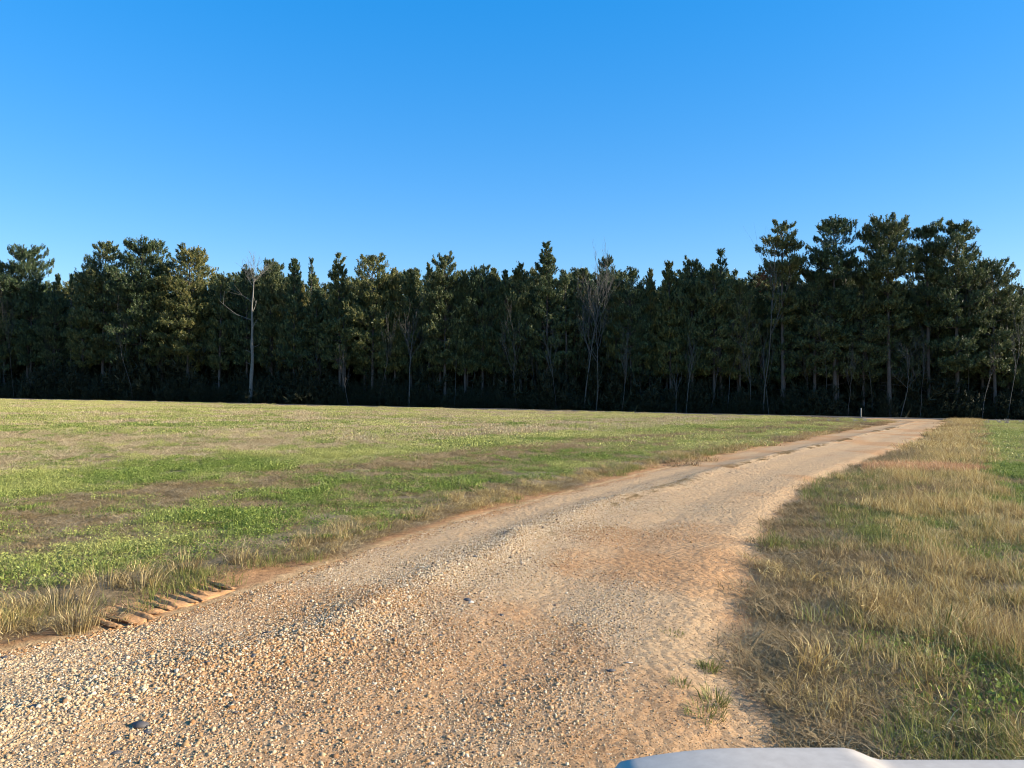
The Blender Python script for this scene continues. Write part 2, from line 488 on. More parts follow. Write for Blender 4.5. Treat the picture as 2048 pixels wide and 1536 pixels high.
vo = N(nt, 'ShaderNodeTexVoronoi'); vo.inputs['Scale'].default_value = 42
nt.links.new(tc.outputs['Object'], vo.inputs['Vector'])
vo2 = N(nt, 'ShaderNodeTexVoronoi'); vo2.inputs['Scale'].default_value = 15
nt.links.new(tc.outputs['Object'], vo2.inputs['Vector'])
fine = noise(nt, 60, 5, 0.7, tc.outputs['Object'])
mid = noise(nt, 5, 6, 0.7, tc.outputs['Object'])
sand = ramp(nt, fine, [(0.30, (0.20, 0.12, 0.06)), (0.42, (0.44, 0.29, 0.155)), (0.58, (0.52, 0.35, 0.19)), (0.75, (0.68, 0.50, 0.30))])
stone = ramp(nt, vo.outputs['Color'], [(0.0, (0.10, 0.065, 0.04)), (0.2, (0.34, 0.23, 0.13)), (0.6, (0.48, 0.345, 0.205)), (1.0, (0.62, 0.49, 0.33))])
gsel = mathn(nt, 'ADD', a_g, mathn(nt, 'MULTIPLY', mathn(nt, 'SUBTRACT', mid, 0.5), 1.2), True)
cc = mixc(nt, gsel, sand, stone)
org = ramp(nt, fine, [(0.25, (0.33, 0.15, 0.055)), (0.8, (0.56, 0.29, 0.12))])
cc = mixc(nt, a_o, cc, org)
cc = mixc(nt, 1.0, cc, ramp(nt, mid, [(0.25, (0.82, 0.80, 0.80)), (0.75, (1.12, 1.1, 1.06))]), 'MULTIPLY')
nt.links.new(cc, bs.inputs['Base Color'])
bs.inputs['Roughness'].default_value = 0.95; bs.inputs['Specular IOR Level'].default_value = 0.12
hgt = mathn(nt, 'ADD', mathn(nt, 'MULTIPLY', mathn(nt, 'SUBTRACT', 1.0, vo.outputs['Distance']), a_g), mathn(nt, 'MULTIPLY', fine, 0.5))
hgt = mathn(nt, 'ADD', hgt, mathn(nt, 'MULTIPLY', mathn(nt, 'SUBTRACT', 1.0, vo2.outputs['Distance']), 0.9))
bp = N(nt, 'ShaderNodeBump'); bp.inputs['Strength'].default_value = 1.0; bp.inputs['Distance'].default_value = 0.02
nt.links.new(hgt, bp.inputs['Height']); nt.links.new(bp.outputs[0], bs.inputs['Normal'])
M['road'] = m
tag(obj('gravel_road', mesh_np('gravel_road', np.c_[RX, RY, RZ], F, {'gravel': rg, 'orange': ro}, True), m), kind='structure')

# the road that passes in front of the forest
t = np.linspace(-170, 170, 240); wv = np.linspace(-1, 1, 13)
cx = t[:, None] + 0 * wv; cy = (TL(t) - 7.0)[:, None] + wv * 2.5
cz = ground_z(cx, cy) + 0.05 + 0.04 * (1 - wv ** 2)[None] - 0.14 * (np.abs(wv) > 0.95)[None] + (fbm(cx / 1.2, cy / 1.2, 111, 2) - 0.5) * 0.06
nr, nc = cx.shape
ii = (np.arange(nr - 1)[:, None] * nc + np.arange(nc - 1)[None]).ravel()
F = np.stack([ii, ii + 1, ii + 1 + nc, ii + nc], -1)
dark_surface = plain('dark road surface', (0.055, 0.052, 0.050), 0.9, spec=0.2, var=0.25, scale=3, bump=0.2)  # near-black base colour over the whole road, varied slightly at random
tag(obj('cross_road', mesh_np('cross_road', np.c_[cx.ravel(), cy.ravel(), cz.ravel()], F, None, True), dark_surface), kind='structure')

# ------------------------------------------------------------------ scattering of ground cover
def scatter(name, protos, P, rot, scl, idx, tint, label=None, cat=None):
    """one object whose geometry nodes set the mesh variants on the points P"""
    me = bpy.data.meshes.new(name)
    n = len(P)
    me.vertices.add(n); me.vertices.foreach_set('co', np.asarray(P, np.float32).ravel())
    me.attributes.new('turn', 'FLOAT_VECTOR', 'POINT').data.foreach_set('vector', np.asarray(rot, np.float32).ravel())
    sc3 = np.asarray(scl, np.float32)
    if sc3.ndim == 1: sc3 = np.repeat(sc3[:, None], 3, 1)
    me.attributes.new('size', 'FLOAT_VECTOR', 'POINT').data.foreach_set('vector', sc3.ravel())
    me.attributes.new('pick', 'INT', 'POINT').data.foreach_set('value', np.asarray(idx, np.int32))
    me.attributes.new('tint', 'FLOAT', 'POINT').data.foreach_set('value', np.asarray(tint, np.float32))
    o = bpy.data.objects.new(name, me); C.objects.link(o)
    for p in protos[:1]:
        for mt in p.data.materials: me.materials.append(mt)
    ng = bpy.data.node_groups.new(name + '_nodes', 'GeometryNodeTree')
    ng.interface.new_socket('Geometry', in_out='INPUT', socket_type='NodeSocketGeometry')
    ng.interface.new_socket('Geometry', in_out='OUTPUT', socket_type='NodeSocketGeometry')
    gi = ng.nodes.new('NodeGroupInput'); go = ng.nodes.new('NodeGroupOutput')
    jn = ng.nodes.new('GeometryNodeJoinGeometry')
    for p in protos:
        oi = ng.nodes.new('GeometryNodeObjectInfo'); oi.inputs['Object'].default_value = p
        g2 = ng.nodes.new('GeometryNodeGeometryToInstance')
        ng.links.new(oi.outputs['Geometry'], g2.inputs[0]); ng.links.new(g2.outputs[0], jn.inputs[0])
    ip = ng.nodes.new('GeometryNodeInstanceOnPoints')
    ip.inputs['Pick Instance'].default_value = True
    def na(nm, ty):
        a = ng.nodes.new('GeometryNodeInputNamedAttribute'); a.data_type = ty; a.inputs['Name'].default_value = nm
        return [s for s in a.outputs if s.enabled and s.name == 'Attribute'][0]
    e2r = ng.nodes.new('FunctionNodeEulerToRotation')
    ng.links.new(na('turn', 'FLOAT_VECTOR'), e2r.inputs[0])
    ng.links.new(gi.outputs[0], ip.inputs['Points']); ng.links.new(jn.outputs[0], ip.inputs['Instance'])
    ng.links.new(e2r.outputs[0], ip.inputs['Rotation']); ng.links.new(na('size', 'FLOAT_VECTOR'), ip.inputs['Scale'])
    ng.links.new(na('pick', 'INT'), ip.inputs['Instance Index'])
    ng.links.new(ip.outputs[0], go.inputs[0])
    md = o.modifiers.new('cover', 'NODES'); md.node_group = ng
    return tag(o, label, cat, None, 'stuff')

def proto(name, me, *mats):
    """a mesh variant that is only reached through geometry nodes (not linked to the scene)"""
    for mt in mats: me.materials.append(mt)
    return bpy.data.objects.new(name, me)

def blades(n, size, h, w, lean, curl, seed, clump=0.0, var=None):
    """n grass blades of two segments in a disc of the given size"""
    r = np.random.default_rng(seed)
    ang = r.uniform(0, 2 * pi, n); rad = size * np.sqrt(r.uniform(0, 1, n))
    bx, by = rad * np.cos(ang), rad * np.sin(ang)
    if clump:
        k = max(2, int(n / 22)); ca = r.uniform(0, 2 * pi, k); cr = size * np.sqrt(r.uniform(0, 1, k))
        w_ = r.integers(0, k, n)
        bx = cr[w_] * np.cos(ca[w_]) + r.normal(0, clump, n); by = cr[w_] * np.sin(ca[w_]) + r.normal(0, clump, n)
    hh = h * r.uniform(0.45, 1.15, n)
    la = r.uniform(0, 2 * pi, n)
    if clump:
        la = np.arctan2(by - cr[w_] * np.sin(ca[w_]), bx - cr[w_] * np.cos(ca[w_])) + r.normal(0, 0.7, n)
    le = np.abs(r.normal(lean, lean * 0.5 + 0.05 if var is None else var, n))
    le = np.clip(le, 0, 1.56)
    dx, dy = np.cos(la), np.sin(la)
    fa = r.uniform(0, 2 * pi, n); fx, fy = np.cos(fa) * w / 2, np.sin(fa) * w / 2
    wj = r.uniform(0.6, 1.4, n)
    fx, fy = fx * wj, fy * wj
    m1 = np.c_[bx + dx * np.sin(le) * hh * 0.5, by + dy * np.sin(le) * hh * 0.5, np.cos(le) * hh * 0.55]
    l2 = np.clip(le + curl * r.uniform(0.3, 1.6, n), 0, 1.9)
    tp = m1 + np.c_[dx * np.sin(l2) * hh * 0.5, dy * np.sin(l2) * hh * 0.5, np.cos(l2) * hh * 0.5]
    b0 = np.c_[bx - fx, by - fy, np.full(n, -0.02)]; b1 = np.c_[bx + fx, by + fy, np.full(n, -0.02)]
    o = np.c_[fx, fy, np.zeros(n)] * 0.8
    V = np.stack([b0, b1, m1 + o, m1 - o, tp], 1).reshape(-1, 3)
    V[:, 2] = np.maximum(V[:, 2], -0.02)
    k = np.arange(n)[:, None] * 5
    sh = np.repeat(r.uniform(0, 1, n), 5)
    return V, [k + np.array([0, 1, 2, 3]), k + np.array([3, 2, 4])], sh

def leaves(n, size, hmax, ls, seed):
    """broad little leaves in a low mat"""
    r = np.random.default_rng(seed)
    ang = r.uniform(0, 2 * pi, n); rad = size * np.sqrt(r.uniform(0, 1, n))
    p = np.c_[rad * np.cos(ang), rad * np.sin(ang), hmax * r.uniform(0.05, 1, n) ** 1.3 * (0.45 + 0.55 * vnoise(rad * np.cos(ang) * 9, rad * np.sin(ang) * 9, seed))]
    a = r.normal(0, 1, (n, 3)); a[:, 2] = np.abs(a[:, 2]) * 0.6; a /= np.linalg.norm(a, axis=1, keepdims=True)
    b = np.cross(a, r.normal(0, 1, (n, 3))); b /= np.linalg.norm(b, axis=1, keepdims=True)
    L = (ls * r.uniform(0.6, 1.5, n))[:, None]; W = L * 0.28
    V = np.stack([p, p + a * L * 0.5 + b * W, p + a * L, p + a * L * 0.5 - b * W], 1).reshape(-1, 3)
    k = np.arange(n)[:, None] * 4
    return V, [k + np.array([0, 1, 2, 3])], np.repeat(r.uniform(0, 1, n), 4)

def join(*parts):
    Vs, F3, F4, sh, off = [], [], [], [], 0
    for V, Fs, s in parts:
        for f in Fs: (F3 if f.shape[1] == 3 else F4).append(f + off)
        Vs.append(V); sh.append(s); off += len(V)
    Fo = ([np.concatenate(F4)] if F4 else []) + ([np.concatenate(F3)] if F3 else [])
    return np.concatenate(Vs), Fo, np.concatenate(sh)

def patch_mesh(name, *parts):
    V, F_, s = join(*parts)
    return mesh_np(name, V, F_, {'shade': s})

# variants: near ones are fine, the far ones coarser and wider
weed_n = [proto('weed_patch', patch_mesh('weed_patch', leaves(520, 0.30, 0.045, 0.0165, s), blades(300, 0.30, 0.075, 0.0035, 0.8, 0.6, s + 9, clump=0.05)), M['weed']) for s in (1, 2, 3)]
weed_f = [proto('weed_spread', patch_mesh('weed_spread', leaves(500, 0.95, 0.06, 0.045, s), blades(420, 0.95, 0.10, 0.011, 0.6, 0.5, s + 9, clump=0.12)), M['weed']) for s in (4, 5)]
straw_n = [proto('straw_patch', patch_mesh('straw_patch', blades(260, 0.32, 0.17, 0.0042, 1.38, 0.12, s, var=0.16), blades(110, 0.32, 0.07, 0.004, 0.9, 0.5, s + 9, clump=0.06)), M['straw']) for s in (11, 12, 13)]
straw_f = [proto('straw_spread', patch_mesh('straw_spread', blades(380, 0.95, 0.20, 0.012, 1.36, 0.15, s, var=0.2), blades(150, 0.95, 0.10, 0.011, 0.4, 0.3, s + 9)), M['straw']) for s in (14, 15)]
dry_n = [proto('dry_patch', patch_mesh('dry_patch', blades(200, 0.28, 0.175, 0.0034, 0.5, 0.65, s, clump=0.04), blades(150, 0.28, 0.12, 0.0035, 0.95, 0.5, s + 5), blades(7, 0.28, 0.40, 0.0032, 0.4, 0.4, s + 9)), M['dry']) for s in (21, 22, 23, 24)]
dry_f = [proto('dry_spread', patch_mesh('dry_spread', blades(420, 0.7, 0.26, 0.012, 0.35, 0.5, s, clump=0.07), blades(20, 0.7, 0.45, 0.011, 0.3, 0.4, s + 9)), M['dry']) for s in (25, 26)]
olive_n = [proto('olive_patch', patch_mesh('olive_patch', blades(230, 0.28, 0.14, 0.0036, 0.6, 0.7, s, clump=0.05)), M['olive']) for s in (31, 32, 33)]
rust_n = [proto('rust_patch', patch_mesh('rust_patch', blades(200, 0.35, 0.20, 0.009, 0.4, 0.4, s), leaves(120, 0.35, 0.14, 0.03, s)), M['rust']) for s in (41, 42)]

def candidates(n, xr, yr, seed, bearing=0.78):
    """random points of the area in view (with a margin for a step to the side)"""
    r = np.random.default_rng(seed)
    x = r.uniform(*xr, n); y = r.uniform(*yr, n)
    k = (np.abs(x) < y * bearing + 1.8)
    return x[k], y[k], r

def lay(name, protos, x, y, r, size=(0.8, 1.25), tint=None, label=None, cat=None, sink=0.0, tall=None, lean=0.06):
    n = len(x)
    zr = ground_z(x, y)
    P = np.c_[x, y, zr - sink + 0.015]
    rot = np.c_[r.normal(0, lean, n), r.normal(0, lean, n), r.uniform(0, 2 * pi, n)]
    s = r.uniform(*size, n)
    s3 = np.c_[s, s, s * (1 if tall is None else tall)]
    return scatter(name, protos, P, rot, s3, r.integers(0, len(protos), n), np.zeros(n) if tint is None else np.clip(tint, 0, 1), label, cat)

# --- left field and right field: weeds and dead straw
def field_cover():
    x, y, r = candidates(16000, (-30, 40), (3.0, 34), 201)
    xb, yb, r = candidates(6000, (-13, 6), (3.0, 14), 206)
    xc, yc, r = candidates(6000, (-30, 14), (12, 36), 208)
    x, y = np.r_[x, xb, xc], np.r_[y, yb, yc]
    z = zones(x, y)
    k = r.uniform(0, 1, len(x)) < z['green'] * sstep(46, 20, y) * 0.95
    lay('field_weeds', weed_n, x[k], y[k], r, (0.8, 1.5), tint=(fbm(x[k] / 2.3, y[k] / 2.3, 301, 3) - 0.50) * 2.2 + sstep(9, 30, y[k]) * 0.4, label='low green weeds spreading over the bare field', cat='weeds', tall=(0.35 + 1.7 * fbm(x / 0.6, y / 0.6, 305, 2) ** 1.5)[k], lean=0.12)
    x, y, r = candidates(15000, (-30, 40), (3.0, 34), 202)
    xb, yb, r = candidates(9000, (-13, 6), (3.0, 14), 205)
    xc, yc, r = candidates(16000, (-30, 14), (12, 36), 207)
    x, y = np.r_[x, xb, xc], np.r_[y, yb, yc]
    z = zones(x, y)
    k = r.uniform(0, 1, len(x)) < z['straw'] * sstep(46, 22, y)
    lay('straw_stubble', straw_n, x[k], y[k], r, (0.8, 1.4), tint=np.where(z['dl'][k] > 0, sstep(7.5, 5.5, z['dl'][k]) * 0.6, 0.75) + r.uniform(-0.2, 0.3, k.sum()), label='dead brown straw lying between the weeds', cat='straw', tall=((0.25 + 0.9 * fbm(x / 0.5, y / 0.5, 307, 2)) * (0.6 + 0.7 * sstep(9, 24, y)) * np.where(z['dr'] > 0, 1.7, 1.0))[k], lean=0.08)
    x, y, r = candidates(15000, (-100, 70), (20, 108), 203)
    z = zones(x, y)
    ok = z['dt'] > 13.0
    k = ok & (r.uniform(0, 1, len(x)) < z['green'] * sstep(16, 30, y))
    lay('distant_weeds', weed_f, x[k], y[k], r, (0.9, 1.5), tint=(fbm(x[k] / 6, y[k] / 6, 303, 3) - 0.2) * 1.4 + sstep(30, 80, y[k]) * 0.35, label='yellow green winter crop covering the far field', cat='crop')
    x, y, r = candidates(13000, (-100, 70), (20, 108), 204)
    z = zones(x, y)
    k = (z['dt'] > 12.5) & (r.uniform(0, 1, len(x)) < z['straw'] * sstep(18, 40, y))
    lay('distant_stubble', straw_f, x[k], y[k], r, (0.9, 1.4), tint=sstep(8.5, 6.5, z['dl'][k]) * 0.75 + r.uniform(-0.2, 0.2, k.sum()), label='pale grey stubble rows across the far field', cat='stubble')
field_cover()

# --- dry grass on both verges
def verge_cover():
    x, y, r = candidates(26000, (-12, 22), (2.4, 26), 211)
    z = zones(x, y)
    edge = np.where(z['dr'] > 0, sstep(0.1, 1.3, z['dr'] + z['wob']), sstep(0.1, 0.5, z['dl']))
    k = r.uniform(0, 1, len(x)) < z['dry'] * (1 - 0.5 * z['rust']) * (1 - 0.75 * sstep(0.48, 0.62, z['p3'])) * (0.45 + 0.55 * sstep(0.36, 0.5, z['p2'])) * 0.95 * sstep(32, 18, y)
    tall = (0.35 + 0.65 * edge) * (0.25 + 1.35 * fbm(x / 0.5, y / 0.5, 317, 2))
    tall = np.where(z['dl'] > 0, tall * (0.5 + 0.2 * sstep(7, 5.5, y)), tall)
    lay('verge_grass', dry_n, x[k], y[k], r, (0.8, 1.3), tint=(fbm(x[k] / 1.1, y[k] / 1.1, 311, 3) - 0.55) * 3.0, label='dry golden grass covering the verges of the drive', cat='grass', tall=tall[k], lean=0.2)
    x, y, r = candidates(14000, (-12, 22), (2.4, 26), 212)
    z = zones(x, y)
    k = r.uniform(0, 1, len(x)) < z['dry'] * (1 - z['rust']) * (0.15 + 0.85 * sstep(0.42, 0.58, z['p3'])) * 0.5
    lay('olive_grass', olive_n, x[k], y[k], r, (0.8, 1.3), tint=(fbm(x[k] / 1.5, y[k] / 1.5, 313, 3) - 0.45) * 2.2, label='olive green grass growing through the dry verge', cat='grass', lean=0.15)
    x, y, r = candidates(12000, (-5, 60), (18, 76), 213)
    z = zones(x, y)
    k = r.uniform(0, 1, len(x)) < z['dry'] * (1 - z['rust']) * sstep(15, 26, y)
    lay('distant_verge_grass', dry_f, x[k], y[k], r, (0.8, 1.3), tint=(fbm(x[k] / 3, y[k] / 3, 315, 3) - 0.45) * 1.6 + np.where(z['dl'][k] > 0, 0.4, 0.0), label='tan grass strip beside the far end of the drive', cat='grass', tall=((0.5 + z['p2'] * 0.7) * np.where(z['dl'] > 0, 0.5, 0.85))[k])
    x, y, r = candidates(3000, (5, 16), (14, 23), 214)
    z = zones(x, y)
    k = r.uniform(0, 1, len(x)) < z['rust'] * 0.75
    lay('rusty_weeds', rust_n, x[k], y[k], r, (0.8, 1.2), tint=sstep(10.8, 12.2, x[k]), label='rust red weeds patched into the dry verge', cat='weeds')
verge_cover()

# --- gravel
def pebble(seed, flat=0.65):
    r = np.random.default_rng(seed)
    ph = (1 + 5 ** 0.5) / 2
    V = np.array([(-1, ph, 0), (1, ph, 0), (-1, -ph, 0), (1, -ph, 0), (0, -1, ph), (0, 1, ph), (0, -1, -ph), (0, 1, -ph), (ph, 0, -1), (ph, 0, 1), (-ph, 0, -1), (-ph, 0, 1)], float) / 1.9
    Fc = np.array([(0, 11, 5), (0, 5, 1), (0, 1, 7), (0, 7, 10), (0, 10, 11), (1, 5, 9), (5, 11, 4), (11, 10, 2), (10, 7, 6), (7, 1, 8), (3, 9, 4), (3, 4, 2), (3, 2, 6), (3, 6, 8), (3, 8, 9), (4, 9, 5), (2, 4, 11), (6, 2, 10), (8, 6, 7), (9, 8, 1)])
    V = V * r.uniform(0.6, 1.25, (12, 1)) * np.array([1.15, 0.9, flat])
    return V, Fc
m, nt, bs = new_mat('gravel stones')
ti = N(nt, 'ShaderNodeAttribute', attribute_name='tint', attribute_type='INSTANCER')
nt.links.new(ramp(nt, ti.outputs['Fac'], [(0.0, (0.08, 0.065, 0.055)), (0.06, (0.13, 0.10, 0.075)), (0.12, (0.30, 0.15, 0.055)), (0.25, (0.36, 0.22, 0.10)), (0.5, (0.46, 0.32, 0.175)), (0.8, (0.54, 0.405, 0.24)), (1.0, (0.62, 0.51, 0.36))]), bs.inputs['Base Color'])
bs.inputs['Roughness'].default_value = 0.8; bs.inputs['Specular IOR Level'].default_value = 0.25
M['stone'] = m
peb = []
for s in range(6):
    V, Fc = pebble(500 + s, 0.55 + 0.08 * s)
    peb.append(proto('pebble', mesh_np('pebble', V, Fc), m))
def lay_gravel():
    r = np.random.default_rng(221)
    n = 620000
    # stations along the drive between y = 2.4 and 17, crowded towards the near end
    ks = np.where((EL[:, 1] + ER[:, 1]) / 2 > 1.0)[0]
    mids = (EL + ER) / 2
    seg = np.r_[0, np.cumsum(np.hypot(*np.diff(mids[ks[0]:], axis=0).T))]
    s = r.uniform(0, 1, n) ** 1.7 * 20.0
    fi = np.interp(s, seg, np.arange(len(seg))) + ks[0]
    i0 = np.clip(fi.astype(int), 0, len(EL) - 2); f = (fi - i0)[:, None]
    a = EL[i0] * (1 - f) + EL[i0 + 1] * f; b = ER[i0] * (1 - f) + ER[i0 + 1] * f
    uu = r.uniform(0.0, 1.0, n)
    p = a * (1 - uu[:, None]) + b * uu[:, None]
    x, y = p[:, 0], p[:, 1]
    g, o = road_mix(uu, x, y)
    fine = fbm(x / 0.22, y / 0.22, 225, 2)
    k = (r.uniform(0, 1, n) < 0.55 + 0.45 * np.clip(g * 1.2 + (fine - 0.5) * 0.9, 0, 1)) & (np.abs(x) < y * 0.78 + 0.8) & (y > 2.6) & (r.uniform(0, 1, n) < sstep(19.8, 6, s) ** 0.7)
    x, y, uu, g, o = x[k], y[k], uu[k], g[k], o[k]
    n = len(x)
    sz = 0.0029 * np.exp(r.normal(0, 0.42, n)) * (0.5 + 0.72 * g)
    sz = np.minimum(sz, 0.0115)
    P = np.c_[x, y, road_z(uu, x, y) + sz * r.uniform(-0.25, 0.45, n)]
    tint = r.uniform(0.14, 1, n) ** 0.85
    tint = np.where(r.uniform(0, 1, n) < 0.07 + 0.08 * (1 - g), r.uniform(0, 0.10, n), tint)
    tint = np.where(r.uniform(0, 1, n) < o * 0.8, r.uniform(0.1, 0.28, n), tint)
    scatter('loose_gravel', peb, P, np.c_[r.normal(0, 0.35, n), r.normal(0, 0.35, n), r.uniform(0, 2 * pi, n)], sz * 1.55, r.integers(0, 6, n), tint, 'loose cream and tan gravel strewn over the drive', 'gravel')
    return n
n_gravel = lay_gravel()

def lay_berm():
    """dead grass and leaf bits caught on the ridge between the wheel tracks"""
    r = np.random.default_rng(231)
    n = 1900
    mids = EL * 0.6 + ER * 0.4
    k0 = int(np.argmax(mids[:, 1] > 6.0))
    seg = np.r_[0, np.cumsum(np.hypot(*np.diff(mids[k0:], axis=0).T))]
    q = r.uniform(0, 1, n) ** 1.4 * min(52.0, seg[-1])
    fi = np.interp(q, seg, np.arange(len(seg))) + k0
    i0 = np.clip(fi.astype(int), 0, len(EL) - 2); f = (fi - i0)[:, None]
    a = EL[i0] * (1 - f) + EL[i0 + 1] * f; b = ER[i0] * (1 - f) + ER[i0 + 1] * f
    uu = 0.385 + 0.010 * np.sin(q * 0.9) + r.normal(0, 0.013, n)
    p = a * (1 - uu[:, None]) + b * uu[:, None]
    k = r.uniform(0, 1, n) < sstep(0.36, 0.66, fbm(q / 1.4, q * 0, 233, 4)) ** 1.5 * sstep(1.0, 7, q)
    p, uu = p[k], uu[k]
    n = len(p)
    sz = r.uniform(0.07, 0.26, n) * (1 + p[:, 1] / 45)
    P = np.c_[p, road_z(uu, p[:, 0], p[:, 1]) - 0.004]
    scatter('ridge_litter', straw_n, P, np.c_[np.zeros((n, 2)), r.uniform(0, 6.28, n)], np.c_[sz, sz, sz * r.uniform(0.6, 1.4, n)], r.integers(0, 3, n), r.uniform(0.8, 1.0, n), 'dark dead litter along the ridge between the wheel tracks', 'litter')
lay_berm()

# ------------------------------------------------------------------ trees
NB = 26
def bursts(K, seed, spread=0.75, width=0.15):
    r = np.random.default_rng(seed)
    d = r.normal(0, 1, (K, NB, 3)); d /= np.linalg.norm(d, axis=2, keepdims=True)
    d = d * spread * np.array([1, 1, 0.8]) + np.array([0, 0, 0.75]); d /= np.linalg.norm(d, axis=2, keepdims=True)
    b = np.zeros((K, NB, 3)); b[..., 2] = r.uniform(-0.5, 0.6, (K, NB))
    L = r.uniform(0.35, 0.8, (K, NB, 1))
    w = np.cross(d, r.normal(0, 1, (K, NB, 3))); w /= np.linalg.norm(w, axis=2, keepdims=True)
    return np.stack([b - w * width * 0.5, b + w * width * 0.5, b + d * L], 2)      # K, NB, 3, 3
BUR = bursts(10, 5)
def tuft_geo(P, A, Sz, shade, seed, bur=None):
    bur = BUR if bur is None else bur
    r = np.random.default_rng(seed)
    n = len(P)
    A = A / (np.linalg.norm(A, axis=1, keepdims=True) + 1e-9)
    ref = r.normal(0, 1, (n, 3)); u_ = np.cross(A, ref); u_ /= np.linalg.norm(u_, axis=1, keepdims=True) + 1e-9
    v_ = np.cross(A, u_)
    B = bur[r.integers(0, len(bur), n)] * Sz[:, None, None, None]
    V = B[..., 0:1] * u_[:, None, None] + B[..., 1:2] * v_[:, None, None] + B[..., 2:3] * A[:, None, None] + P[:, None, None]
    nb = bur.shape[1]
    sh = np.clip(np.repeat(shade, nb) + r.uniform(-0.18, 0.18, n * nb), 0, 1)
    return V.reshape(-1, 3), np.arange(n * nb * 3).reshape(-1, 3), np.repeat(sh, 3)

def prof_cone(t): return np.minimum(1, (1.02 - t) ** 0.62 * 1.05) * np.minimum(1, 0.55 + t * 3)
def prof_dome(t): return math.sqrt(max(0.03, 1 - ((t - 0.42) / 0.58) ** 2))
def prof_umb(t): return math.sqrt(max(0.05, 1 - ((t - 0.64) / 0.36) ** 2)) if t > 0.5 else 0.62 + 0.5 * t

def pine(seed, H, cb, prof, Rr, dz, nbr, tuft=0.42, dens=1.0, lean=0.15, upl=0.9, dead=6, fork=False, gap=0.0):
    """trunk-and-limbs mesh and needle mesh of one pine standing at the origin"""
    r = np.random.default_rng(seed)
    nz_ = 12
    tz = np.linspace(0, 1, nz_)
    bend = np.cumsum(r.normal(0, lean / 4, (nz_, 2)), axis=0) * tz[:, None]
    tp = np.c_[bend[:, 0], bend[:, 1], tz * H * 0.985]
    r0 = 0.0105 * H
    paths = [(tp, r0 * (1.05 - tz) ** 0.75 + 0.012)]
    at_ = lambda z: np.array([np.interp(z, tp[:, 2], tp[:, 0]), np.interp(z, tp[:, 2], tp[:, 1]), z])
    P, A, Sz = [], [], []
    az = r.uniform(0, 2 * pi)
    z = cb * H
    while z < H * 0.975:
        t = (z - cb * H) / (H - cb * H)
        if not (gap and r.uniform() < (gap if t > 0.45 else 3.2 * gap)):
            k = max(2, int(round(nbr * r.uniform(0.7, 1.25))))
            for b in range(k):
                az += 2 * pi / k + r.normal(0, 0.35)
                L = Rr * prof(t) * r.uniform(0.62, 1.15)
                el = (-0.12 + (1.15 * t ** 1.15) * upl) + r.normal(0, 0.13)
                d = np.array([math.cos(az) * math.cos(el), math.sin(az) * math.cos(el), math.sin(el)])
                p0 = at_(z + r.uniform(-0.2, 0.2) * dz)
                ss = np.linspace(0, 1, 5)
                bow = r.uniform(0.08, 0.22) * L
                curve = lambda s: p0 + d * (s * L)[:, None] + np.array([0, 0, 1.0]) * (bow * s ** 2)[:, None]
                paths.append((curve(ss), (0.010 + 0.012 * L) * (1.05 - ss) + 0.004))
                lat = np.cross(d, [0, 0, 1]); lat /= np.linalg.norm(lat) + 1e-9
                n = int((5 + 8.0 * L) * dens)
                s = 1 - r.uniform(0, 1, n) ** 1.3 * 0.68
                fan = 0.30 * L * np.sqrt(np.clip(s * (1.2 - s), 0, 1)) * 1.4
                q = curve(s) + lat * (r.uniform(-1, 1, n) * fan)[:, None] + np.c_[np.zeros((n, 2)), r.normal(0.04, 0.10, n) * L * 0.7]
                a = d * 0.45 + lat * r.normal(0, 0.35, n)[:, None] + np.array([0, 0, 1.0]) + r.normal(0, 0.25, (n, 3))
                P.append(q); A.append(a); Sz.append(tuft * r.uniform(0.75, 1.5, n))
        z += dz * r.uniform(0.75, 1.3)
    # leader
    n = 14
    q = at_(H * 0.95) + np.c_[r.normal(0, 0.22, (n, 2)), r.uniform(-0.6, 0.8, n)]
    P.append(q); A.append(np.tile([0, 0, 1.0], (n, 1)) + r.normal(0, 0.25, (n, 3))); Sz.append(tuft * r.uniform(0.6, 1.1, n))
    # dead stubs below the crown
    for k in range(dead):
        zz = r.uniform(0.3, 1.0) * cb * H; a = r.uniform(0, 2 * pi); L = r.uniform(0.5, 1.8)
        d = np.array([math.cos(a), math.sin(a), r.uniform(-0.2, 0.35)])
        p0 = at_(zz); s = np.linspace(0, 1, 3)
        paths.append((p0 + d * (s * L)[:, None], 0.03 * (1.05 - s) + 0.004))
    P, A, Sz = np.concatenate(P), np.concatenate(A), np.concatenate(Sz)
    shade = np.clip(0.42 + r.normal(0, 0.27, len(P)), 0, 1)
    return tubes(paths, 6), tuft_geo(P, A, Sz, shade, seed + 1)

KIND = {}
def add_kind(key, *a, **kw):
    (tv, tf), (cv, cf, cs) = pine(*a, **kw)
    KIND[key] = (mesh_np('pine_trunk', tv, tf, None, True), mesh_np('pine_crown', cv, cf, {'shade': cs}), a[1])
    KIND[key][0].materials.append(M['bark']); KIND[key][1].materials.append(M['needles'])
for k in range(4): add_kind(('slim', k), 300 + k, 19.0, 0.26, prof_cone, 2.6 + 0.15 * k, 0.68, 5, tuft=0.31, upl=0.8, dens=1.55)
for k in range(3): add_kind(('round', k), 320 + k, 20.0, 0.30, prof_dome, 3.3 + 0.2 * k, 0.68, 5, tuft=0.31, upl=0.6, dens=1.55)
for k in range(4): add_kind(('tall', k), 340 + k, 24.0, 0.42, prof_umb, (2.9, 3.5, 3.5, 2.6)[k], 0.60, 7, tuft=0.31, dens=1.95, upl=0.46, dead=16, gap=0.16)
for k in range(2): add_kind(('broad', k), 360 + k, 21.0, 0.26, prof_dome, 3.5 + 0.9 * k, 0.70, 6, tuft=0.32, dens=1.7, upl=0.5, gap=0.12)
